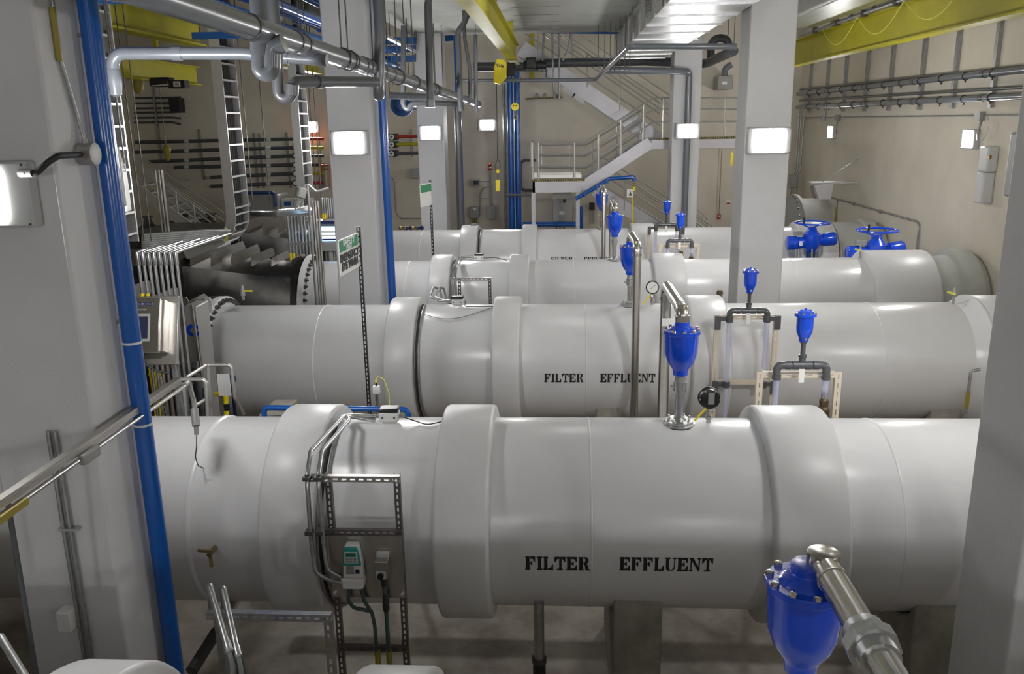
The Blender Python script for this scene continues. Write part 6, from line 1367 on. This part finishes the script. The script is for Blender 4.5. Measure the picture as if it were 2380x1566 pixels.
for px in (1372, 1376, 1380): a = Q(px, 488, 26.4); G().cyl(a, (a[0], 26.4, Q(px, 520, 26.4)[2]), .016, 6).obj('thin_conduit', 'galvanized_dull', cat='conduit', label='thin conduit below the black wall unit', group='conduits below the black wall unit')
t = thing('blue_pipe', 'bright blue pipe sloping up along the stair stringer', 'pipe', Q(1340, 462, 21.6)); G().tube([Q(1338, 462, 21.6), Q(1418, 415, 21.6), Q(1474, 411, 21.6), Q(1474, 421, 21.6)], .05, 12, .1).obj('pipe', 'blue_pipe', t)
for k in range(3): c = Q(1360+26*k, 450-15*k, 21.6); G().xbox(c[0]-.02, c[0]+.02, 21.52, 21.68, c[2]-.08, c[2]+.08).obj('clamp', 'blue_steel', t)
t = thing('eye_wash', 'safety shower pull with yellow rod and small sign under the blue pipe', 'safety shower', Q(1472, 440, 21.6))
G().cyl(Q(1470, 450, 21.6), Q(1470, 520, 21.6), .022, 8).obj('yellow_rod', 'yellow_bright', t); G().box(Q(1474, 438, 21.6), (.07, .05, .13)).obj('yellow_handle', 'yellow_bright', t, bev=.01)
G().box(Q(1464, 449, 21.48), (.15, .01, .20)).obj('sign_plate', 'sign_white', t); G().prism([(-.04, -.06), (.04, -.06), (.0, .05)], Q(1465, 449, 21.46), (1, 0, 0), (0, 0, 1), (0, 1, 0), .01).obj('sign_mark', 'black', t); G().cyl(Q(1474, 421, 21.6), Q(1474, 434, 21.6), .03, 8).obj('ball_valve', 'brass', t)
t = thing('alarm_call_point', 'small red call point on the wall right of the far column', 'alarm', Q(1671, 503, 26.5)); G().box(Q(1671, 503, 26.66), (.1, .08, .14)).obj('case', 'red', t, bev=.01); G().box(Q(1671, 502, 26.61), (.05, .02, .04)).obj('button', 'sign_white', t)
a = Q(1673, 345, 26.6); b = Q(1671, 497, 26.6); G().cyl((b[0], 26.6, b[2]), (b[0], 26.6, a[2]), .012, 6).obj('thin_conduit', 'brass', cat='conduit', label='thin vertical conduit above the red call point')
t = thing('fire_sign', 'small white and red sign on the wall beside the wide column', 'sign', Q(1693, 472, 26.6)); G().box(Q(1693, 471, 26.69), (.16, .02, .16)).obj('sign_plate', 'sign_white', t); G().box(Q(1693, 473, 26.675), (.11, .01, .06)).obj('sign_mark', 'red', t)
t = wbox(1665, 177, 1698, 208, 'box_grey', 'equipment_box', 'grey equipment box on the bright wall above the stair landing', Y=26.2, d=.3); G().box(Q(1684, 193, 25.88), (.14, .01, .08)).obj('label_plate', 'sign_white', t)
G().tube([Q(1684, 178, 26.0), Q(1684, 160, 26.0), Q(1700, 150, 26.0)], .09, 10, .2).obj('bent_conduit', 'pvc_light', cat='conduit', label='fat bent conduit entering the grey equipment box')
G().box(P(1700, 370, X=2.655), (.03, .06, .19)).obj('yellow_tag', 'yellow_bright', cat='tag', label='yellow tag on the side of the wide right column'); 
# low brass clutter behind the farthest pipe, between the columns
for k, px in enumerate((935, 950, 963, 975)): c = Q(px, 524, 19.7); c[2] = 2.31; G().lathe(c, (1, 0, 0), [(-.1, .03), (-.05, .05), (0, .03), (.06, .06), (.1, .03)], 8).obj('hose_valve', ('brass', 'navy')[k % 2], cat='valve', label='small hose valve resting on the farthest pipe between the columns', group='hose valves on the farthest pipe')
c = Q(1076, 524, 20.7); G().lathe((c[0], 20.7, 0), (0, 0, 1), [(0, .3), (.03, .3), (.04, .24), (c[2]+.06, .03)], 14).obj('traffic_cone', 'orange', cat='cone', label='orange traffic cone tip behind the farthest pipe')
